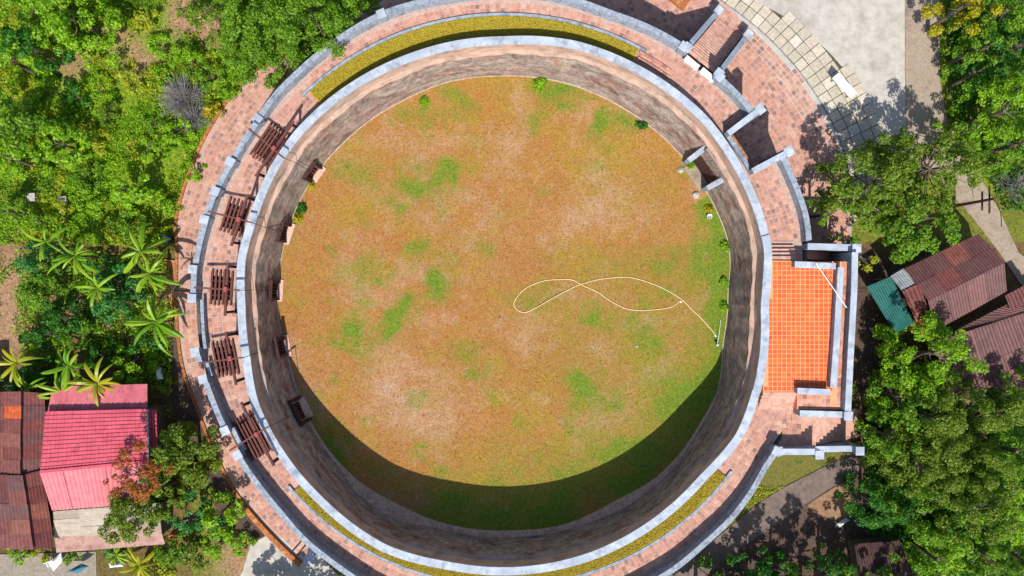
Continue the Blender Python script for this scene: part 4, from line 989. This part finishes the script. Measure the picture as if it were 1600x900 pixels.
for x, y, r, h_, lb in ((1110,985,75,9,'nearest the arena'),(1200,1000,75,10,'between two others'),(1290,985,60,10,'left of the maroon shed'),(1370,950,50,9,'right behind the maroon shed')):
    T('broadleaf_tree', x, y, r, h_, 'mid', 'tall tree beyond the bottom edge shading the service lane, '+lb, leaf=.22, dens=.7, group='trees south of the service lane')
# weeds against the inner wall
for x, y, r, k, lb in ((845,130,13,'bright','bright weed clump at the top of the arena floor'),(1003,195,10,'deep','dark weed clump at the upper right foot of the wall'),(661,157,7,'bright','small weed on the lawn near the upper left wall'),(469,327,9,'deep','dark weed between the first two cage doors'),(465,340,9,'sun','yellow weed just above the second cage door'),(487,290,6,'sun','yellow weed beside the first cage door'),
                       (1109,327,5,'sun','tiny yellow plant beside the bucket'),(1133,385,9,'bright','green weed at the foot of the east wall, upper'),(1133,440,9,'bright','green weed at the foot of the east wall, middle'),(1130,480,8,'bright','green weed at the foot of the east wall, lower'),(1078,258,6,'bright','weed at the left foot of the inner gate')):
    T('weed', x, y, r*.62, .3, k, lb, 'plant', leaf=.09, hz=.8, dens=6, group='weeds on the arena floor')

# undergrowth
def scrub():
    K = 170000; x = rng.random(K)*22.5-41.5; y = rng.random(K)*20+3.3
    px = 800+x*20; py = 450-y*20
    th = np.degrees(np.arctan2(y-CY, x-CX)) % 360; d = np.hypot(x-CX, y-CY)
    lut = np.array([Redge(t) for t in range(361)]); re = np.interp(th, np.arange(361), lut)
    den = fbm(x, y, .55, 77)*.9+fbm(x, y, 1.8, 78)*.5-.38
    for cx, cy, r in ((110,95,34),(175,55,22),(300,10,30),(95,135,20),(215,90,26),(190,150,22),(260,60,24),(340,60,22),(130,245,20),(270,240,22),(240,270,18)): den = den-.8*np.exp(-((px-cx)/r)**2-((py-cy)/r)**2)
    hgt = np.clip(fbm(x, y, .9, 90)-.35, 0, 1)*1.3
    sel = (d > re+.3) & (rng.random(K) < np.clip(den*1.6, .02, 1))
    C = np.c_[x, y, .02+hgt*np.sqrt(rng.random(K))][sel]
    kk = fbm(C[:, 0], C[:, 1], .35, 55)+rng.normal(size=len(C))*.06
    for nm, s2, k, lb in (('undergrowth', kk < .47, 'bright', 'tangled bright green undergrowth west of the arena'), ('undergrowth', (kk >= .47) & (kk < .63), 'yellow', 'yellowing undergrowth patches west of the arena'), ('undergrowth', kk >= .63, 'mid', 'darker green undergrowth patches west of the arena')):
        tag(put(nm, leafquads(nm, C[s2], .1, .5, leafmat(k), up=.7), kind='stuff'), lb, 'undergrowth')
    # garden and right side ground cover
    K = 26000; x = rng.random(K)*16-41; y = rng.random(K)*14-11; den = fbm(x, y, .5, 66)
    px = 800+x*20; py = 450-y*20
    sel = (px < 270) & (rng.random(K) < np.clip((den-.34)*4, 0, 1))
    tag(put('ground_cover', leafquads('ground_cover', np.c_[x, y, .02+.6*rng.random(K)][sel], .11, .5, leafmat('bright'), up=.7), kind='stuff'), 'low green ground cover between the garden shrubs', 'undergrowth')
    K = 9000; x = 14.5+rng.random(K)*9; y = -22.5+rng.random(K)*7; px = 800+x*20; py = 450-y*20
    sel = inpoly(px, py, [(1185,730),(1218,704),(1300,710),(1300,721),(1223,761),(1175,790),(1130,825)])
    tag(put('verge_grass', leafquads('verge_grass', np.c_[x, y, .03+.12*rng.random(K)][sel], .1, .4, leafmat('yellow'), up=.7), kind='stuff'), 'dry yellow green verge grass outside the lower right wall', 'grass')
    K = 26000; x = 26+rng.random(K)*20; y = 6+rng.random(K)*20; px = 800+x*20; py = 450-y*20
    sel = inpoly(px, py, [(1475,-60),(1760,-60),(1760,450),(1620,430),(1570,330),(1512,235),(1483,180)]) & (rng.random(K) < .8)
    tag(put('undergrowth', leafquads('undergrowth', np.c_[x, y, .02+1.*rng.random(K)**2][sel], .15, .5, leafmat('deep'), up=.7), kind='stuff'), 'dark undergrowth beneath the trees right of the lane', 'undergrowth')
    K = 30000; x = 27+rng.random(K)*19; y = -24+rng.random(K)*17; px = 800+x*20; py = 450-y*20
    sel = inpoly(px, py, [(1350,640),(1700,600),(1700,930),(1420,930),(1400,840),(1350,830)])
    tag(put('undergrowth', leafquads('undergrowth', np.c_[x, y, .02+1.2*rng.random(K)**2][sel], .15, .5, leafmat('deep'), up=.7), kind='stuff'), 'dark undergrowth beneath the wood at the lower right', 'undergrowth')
    K = 5000; x = 10+rng.random(K)*17; y = -25+rng.random(K)*9; px = 800+x*20; py = 450-y*20
    sel = inpoly(px, py, [(1330,830),(1100,940),(1330,940)])
    tag(put('leaf_litter', leafquads('leaf_litter', np.c_[x, y, .0+.05*rng.random(K)][sel], .08, .6, mat('fallen leaves', ['5a4636','6e5a40'], ['6a4e38','4a3a2c','7a6a44'], amt=.6), up=2.), kind='stuff'), 'brown fallen leaves on the shaded soil by the service lane', 'leaf litter')
scrub()

# ================================================================== HOUSES
def corr(p00, p10, p11, p01, nw=8, amp=.03, lift=0.):
    """corrugated sheet between four corners; waves run from edge 0 to edge 1 (ridges follow p00->p01)"""
    m = MB(); n = nw*4
    nrm = (p10-p00).cross(p01-p00).normalized()
    if nrm.z < 0: nrm = -nrm
    for i in range(n+1):
        t = i/n; o = nrm*(amp*math.sin(2*math.pi*nw*t)+lift)
        m.v += [p00.lerp(p10, t)+o, p01.lerp(p11, t)+o]
    for i in range(n): m.f.append((2*i, 2*i+1, 2*i+3, 2*i+2))
    lo = len(m.v)
    return m
def bil(c, u, v): return c[0].lerp(c[1], u).lerp(c[3].lerp(c[2], u), v)
def roof(parent, c, nu, nv, mats, nw=6, weights=None, name='roof_sheet', amp=.025, jit=.03, ridge_u=True):
    """c: corners 3-D in order; nu x nv sheets; ridges run along v"""
    for i in range(nu):
        for j in range(nv):
            u0, u1, v0, v1 = i/nu, (i+1)/nu+.01, j/nv, (j+1)/nv+.012
            q = [bil(c, u0, v0), bil(c, u1, v0), bil(c, u1, v1), bil(c, u0, v1)]
            q = [p+Vector((random.uniform(-jit, jit), random.uniform(-jit, jit), 0)) for p in q]
            m = corr(*q, nw=nw, amp=amp, lift=.012*((i+j*2) % 3)+random.uniform(0, .008))
            m.build(name, random.choices(mats, weights)[0], parent)
def house_body(t, px_poly, z0, z1, zr, m=M_wallh):
    poly = [P(x, y, zr) for x, y in px_poly]; c = sum(poly, Vector())/len(poly)
    poly = [c+(p-c)*.84 for p in poly]
    MB().prism([(p.x, p.y) for p in poly], z0, z1).build('wall', m, t)
# left: rusty house
rh = thing('rusty_roof_house', P(35, 740), 'long house under patched rusty iron sheets at the left edge', 'house')
house_body(rh, [(-100,612),(66,630),(66,735),(80,850),(-100,850)], -.05, 2.9, 3.5)
roof(rh, [P(33,612,3.9), P(70,614,3.4), P(68,735,3.4), P(32,740,3.9)], 1, 6, [M_rust, M_rust3], 6)
roof(rh, [P(-20,612,3.9), P(32.5,612,4.1), P(31.5,740,4.1), P(-20,740,3.9)], 2, 6, [M_rust, M_rust2, M_rust3, M_clear], 5, [7, 1, 1, .7])
roof(rh, [P(36,742,4.0), P(66,734,3.6), P(85,855,3.4), P(52,857,3.8)], 1, 5, [M_rust], 6)
roof(rh, [P(-40,742,4.1), P(35.5,742,4.2), P(51.5,857,4.0), P(-40,855,4.0)], 3, 5, [M_rust, M_rust2, M_rust3, M_clear], 5, [8, 1.2, 1, .5])
roof(rh, [P(-190,600,2.9), P(-42,600,3.6), P(-42,860,3.6), P(-190,860,2.9)], 3, 5, [M_rust, M_rust3], 5)
MB().box(P(60,850,1).x, P(60,850,1).y-.02, 0, 2, .9, .12).build('door', M_wood, rh)
# left: crimson house
ch = thing('crimson_roof_house', P(150, 700), 'house with crimson tile sheet roof and paler pink lower slope', 'house')
house_body(ch, [(72,642),(230,632),(232,785),(85,795)], -.05, 3.3, 4)
def tile_sheet(c, nu, nv, m, parent, name):
    mb_ = MB(); nrm = (c[1]-c[0]).cross(c[3]-c[0]).normalized(); 
    if nrm.z < 0: nrm = -nrm
    for j in range(nv):
        rows = []
        for e, (v, l) in enumerate(((j/nv, .05), ((j+1)/nv, .0))):
            row = []
            for i in range(nu*4+1):
                u = i/(nu*4); row.append(bil(c, u, v)+nrm*(l+.035*abs(math.sin(math.pi*nu*u))))
            rows.append(row)
        n = len(mb_.v); mb_.v += rows[0]+rows[1]; k = len(rows[0])
        for i in range(k-1): mb_.f.append((n+i, n+i+1, n+k+i+1, n+k+i))
    o = mb_.build(name, m, parent, kind='stuff'); return o
tile_sheet([P(71,643,4.0), P(229,639,4.0), P(231,721,4.6), P(63,737,4.6)], 26, 14, M_red, ch, 'roof_tile')
roof(ch, [P(230,722,4.6), P(64,738,4.6), P(83,797,3.9), P(233,785,3.9)], 5, 1, [M_pink], 5, jit=.0, amp=.03)  # sunward slope, its brighter look put into a paler pink
roof(ch, [P(82,604,3.4), P(229,600,3.4), P(229,641,3.6), P(74,646,3.6)], 6, 1, [M_pink], 3, jit=.005)
tile_sheet([P(232,640,3.4), P(245,640,3.3), P(246,705,3.5), P(232,705,3.6)], 3, 10, M_red, ch, 'side_roof_tile')
MB().beam(P(63,737,4.68), P(231,721,4.68), .2, .08).build('ridge_cap', M_red, ch)
MB().beam(P(230.6,640,4.05), P(231.6,722,4.65), .12, .08).build('verge_strip', M_zinc, ch)
# left: cement sheet lean-to
lt = thing('cement_roof_shed', P(165, 825), 'low shed under weathered grey cement sheets below the pink roof', 'shed')
house_body(lt, [(86,800),(250,790),(253,848),(90,858)], -.05, 2.4, 3)
roof(lt, [P(83,799,3.3), P(246,786,3.3), P(251,832,2.9), P(85,838,2.9)], 4, 3, [M_fibro], 5, jit=.01)
roof(lt, [P(85,838,2.85), P(251,832,2.85), P(256,850,2.6), P(88,863,2.6)], 4, 1, [mat('pinkish iron sheet', ['a07c70','b08c80','8a6258'], scale=1, detail=(4,.8))], 6, jit=.01)
# right: sheds
sh = thing('rusty_shed', P(1490, 445), 'gabled shed under rusty mauve iron sheets beside the lane', 'shed')
house_body(sh, [(1415,422),(1528,370),(1570,452),(1462,512)], -.05, 2.6, 3.2)
roof(sh, [P(1413,420,3.1), P(1528,366,3.1), P(1568,411,4.0), P(1450,470,4.0)], 4, 2, [M_rust, M_rust3], 7, [2, 2], jit=.01)
roof(sh, [P(1450,470,4.02), P(1568,411,4.02), P(1572,455,3.2), P(1462,516,3.2)], 4, 1, [M_rust3], 7, jit=.01)
roof(sh, [P(1410,455,3.2), P(1435,443,3.35), P(1462,515,3.1), P(1440,522,3.0)], 1, 3, [M_rust, M_rust2, M_rust], 4, jit=.01)
roof(sh, [P(1391,431,3.0), P(1411,420,3.15), P(1431,442,3.2), P(1409,455,3.1)], 1, 1, [M_zinc], 6)
s2 = thing('mauve_shed', P(1560, 540), 'large shed under dull mauve sheets with tree shadows on the right edge', 'shed')
house_body(s2, [(1465,530),(1700,430),(1760,600),(1500,640)], -.05, 2.3, 3)
roof(s2, [P(1462,532,2.8), P(1620,452,2.8), P(1640,478,3.2), P(1535,512,3.2)][0:4], 4, 1, [M_rust3, M_rust], 7, [3, 1], jit=.01)
roof(s2, [P(1460,534,3.1), P(1640,476,3.3), P(1680,570,2.6), P(1490,640,2.4)], 6, 2, [M_rust3], 6, jit=.01)
roof(s2, [P(1570,462,3.3), P(1600,446,3.4), P(1612,468,3.3), P(1580,486,3.2)], 1, 1, [M_rust], 6)
aw = thing('green_awning', P(1390, 475), 'teal green metal canopy in front of the rusty shed', 'canopy')
roof(aw, [P(1354,448,2.5), P(1392,432,2.7), P(1427,505,2.6), P(1398,520,2.4)], 2, 1, [M_green], 5, jit=.0)
for x, y in ((1358,450),(1392,436),(1421,503),(1400,514)): MB().beam(P(x, y, 2.5)-Vector((0, 0, 2.6)), P(x, y, 2.5)-Vector((0, 0, .05)), .08).build('post', M_zinc, aw)
ms = thing('maroon_shed', P(1365, 880), 'dark maroon shed roof in the shade at the bottom', 'shed')
roof(ms, [P(1335,850,2.4), P(1405,845,2.6), P(1440,930,2.6), P(1350,935,2.4)], 3, 2, [mat('blackened maroon sheet', ['3a2222','4a2c2c'], scale=1, detail=(3,.7), rough=.6)], 6)
house_body(ms, [(1340,855),(1402,850),(1430,930),(1355,930)], -.05, 2.2, 2.4)

# ================================================================== SMALL OUTDOOR THINGS
for x, y, s, lb in ((48,308,.62,'small grey stone box in the scrub, left of the two'), (97,313,.62,'small grey stone box in the scrub, right of the two')):
    b = thing('stone_box', P(x, y, .6), lb, 'stone box', 'stone boxes in the scrub', .05); b.location.z = 0
    put('base', MB().box(0, 0, -.05, .45, s*.85, s*.85).mesh('base', M_stone), b); put('top_slab', MB().box(0, 0, .45, .6, s, s).mesh('slab', M_stone), b)
dr = thing('blue_drum', P(257, 373, .9), 'dark blue plastic drum at the path edge above the soil bed', 'drum'); dr.location.z = 0
lput(lathe([(.01, 0), (.26, 0), (.28, .05), (.28, .42), (.3, .45), (.28, .48), (.28, .85), (.24, .9), (.01, .9)], 16), 'body', M_barrel, dr)
lput(lathe([(.01, .91), (.06, .91), (.06, .94), (.01, .95)], 8), 'bung', M_plast, dr)
rb_ = thing('red_bucket', P(275, 838, .4), 'small red bucket among the bushes right of the cement roof', 'bucket'); rb_.location.z = 0.5
lput(lathe([(.01, .02), (.22, .02), (.3, .45), (.33, .46), (.27, .44), (.2, .05), (.01, .05)]), 'pail', M_redp, rb_)
lput(MB().tube([Vector((.3*math.cos(q), .04, .44+.15*math.sin(q))) for q in np.linspace(0, math.pi, 9)], .015, 5), 'handle', M_zinc, rb_)
wc = thing('plastic_chair', P(86, 876), 'white plastic chair standing outside under the rust roof corner', 'chair', None, .4)
put('seat', MB().box(0, 0, .42, .46, .45, .45).mesh('seat', M_plast), wc)
for i in range(4): put('back_slat', MB().box(-.17+.115*i, .21, .5, .88, .08, .03).mesh('slat', M_plast), wc)
put('back_rail', MB().box(0, .21, .88, .93, .46, .04).mesh('rail', M_plast), wc)
for sx in (-.2, .2):
    for sy in (-.2, .2): put('leg', MB().box(sx, sy, 0, .42, .05, .05).mesh('leg', M_plast), wc)
    put('armrest', MB().box(sx, 0, .64, .67, .05, .44).mesh('arm', M_plast), wc)
def cloth(name, pts, z, m, label, cat):
    t = thing(name, P(*pts[0]), label, cat); c = [P(x, y, z) for x, y in pts]; n = 12; V = []; 
    for i in range(n+1):
        for j in range(n+1):
            p = bil(c, i/n, j/n); V.append((p.x, p.y, z+.12*float(vnoise(np.array(p.x), np.array(p.y), 2.1, 3))+.3*math.sin(i/n*3.14)*math.sin(j/n*3.14)))
    Q = [(i*(n+1)+j, i*(n+1)+j+1, (i+1)*(n+1)+j+1, (i+1)*(n+1)+j) for i in range(n) for j in range(n)]
    o = put('sheet', fast_mesh('sheet', np.array(V), np.array(Q), m), t); o.matrix_parent_inverse = world_inv(t)
    md = o.modifiers.new('s', 'SOLIDIFY'); md.thickness = .02
cloth('teal_tarpaulin', [(105,893),(128,880),(140,884),(122,895)], .7, M_teal, 'teal tarpaulin draped over a heap at the bottom edge of the yard', 'tarpaulin')
cloth('white_sheet', [(76,880),(96,862),(99,876),(84,892)], .4, M_plast, 'crumpled white cloth on the yard below the rust roof', 'cloth')
cloth('white_sack', [(170,880),(190,877),(194,884),(172,887)], .5, M_plast, 'white sack lying beside the bottom bushes', 'sack')
cloth('white_bag', [(243,575),(252,573),(256,592),(246,594)], .4, M_plast, 'white plastic bag beside the drain bank', 'bag')
cloth('rubble_sheet', [(1305,818),(1322,808),(1328,812),(1312,824)], .15, M_clear, 'pale torn sheet on the shaded soil by the service lane', 'debris')
# utility pole by the lane
c = P(1491, 322, 0); up_ = thing('utility_pole', (c.x, c.y, 0), 'dark wooden utility pole with crossarms standing beside the lane', 'utility pole')
put('pole', MB().tube([Vector((0, 0, -.1)), Vector((0, 0, 4.6))], .13, 8, .09).mesh('pole', M_wood), up_)
for z, L in ((4.1, 1.0), (3.3, .7)): put('crossarm', MB().beam(Vector((0, -L/1, z)), Vector((0, L, z)), .09).mesh('arm', M_wood), up_)
put('cable', MB().tube([Vector((0, 0, 4.4)), Vector((.7, -.2, 3.9)), Vector((1.3, -.9, 3.4)), Vector((1.5, -1.9, 3.2))], .03, 5).mesh('cable', M_cable), up_)
# water barrels and clutter between the crimson house and the drain
for x, y, r, m, lb in ((237,640,.28,M_zinc,'grey metal drum right of the crimson roof, upper'),(236,660,.26,M_clear,'pale drum right of the crimson roof, below the grey one'),(254,706,.24,M_barrel,'blue drum in the shade right of the crimson house')):
    t = thing('water_drum', P(x, y, .8), lb, 'drum', 'drums beside the crimson house'); t.location.z = 0
    lput(lathe([(.01, 0), (r*.95, 0), (r, .1), (r, .7), (r*.9, .8), (.01, .8)], 14), 'body', m, t); lput(lathe([(r*.93, .79), (r*1.02, .8), (r*1.02, .84), (.01, .86)], 14), 'lid', m, t)
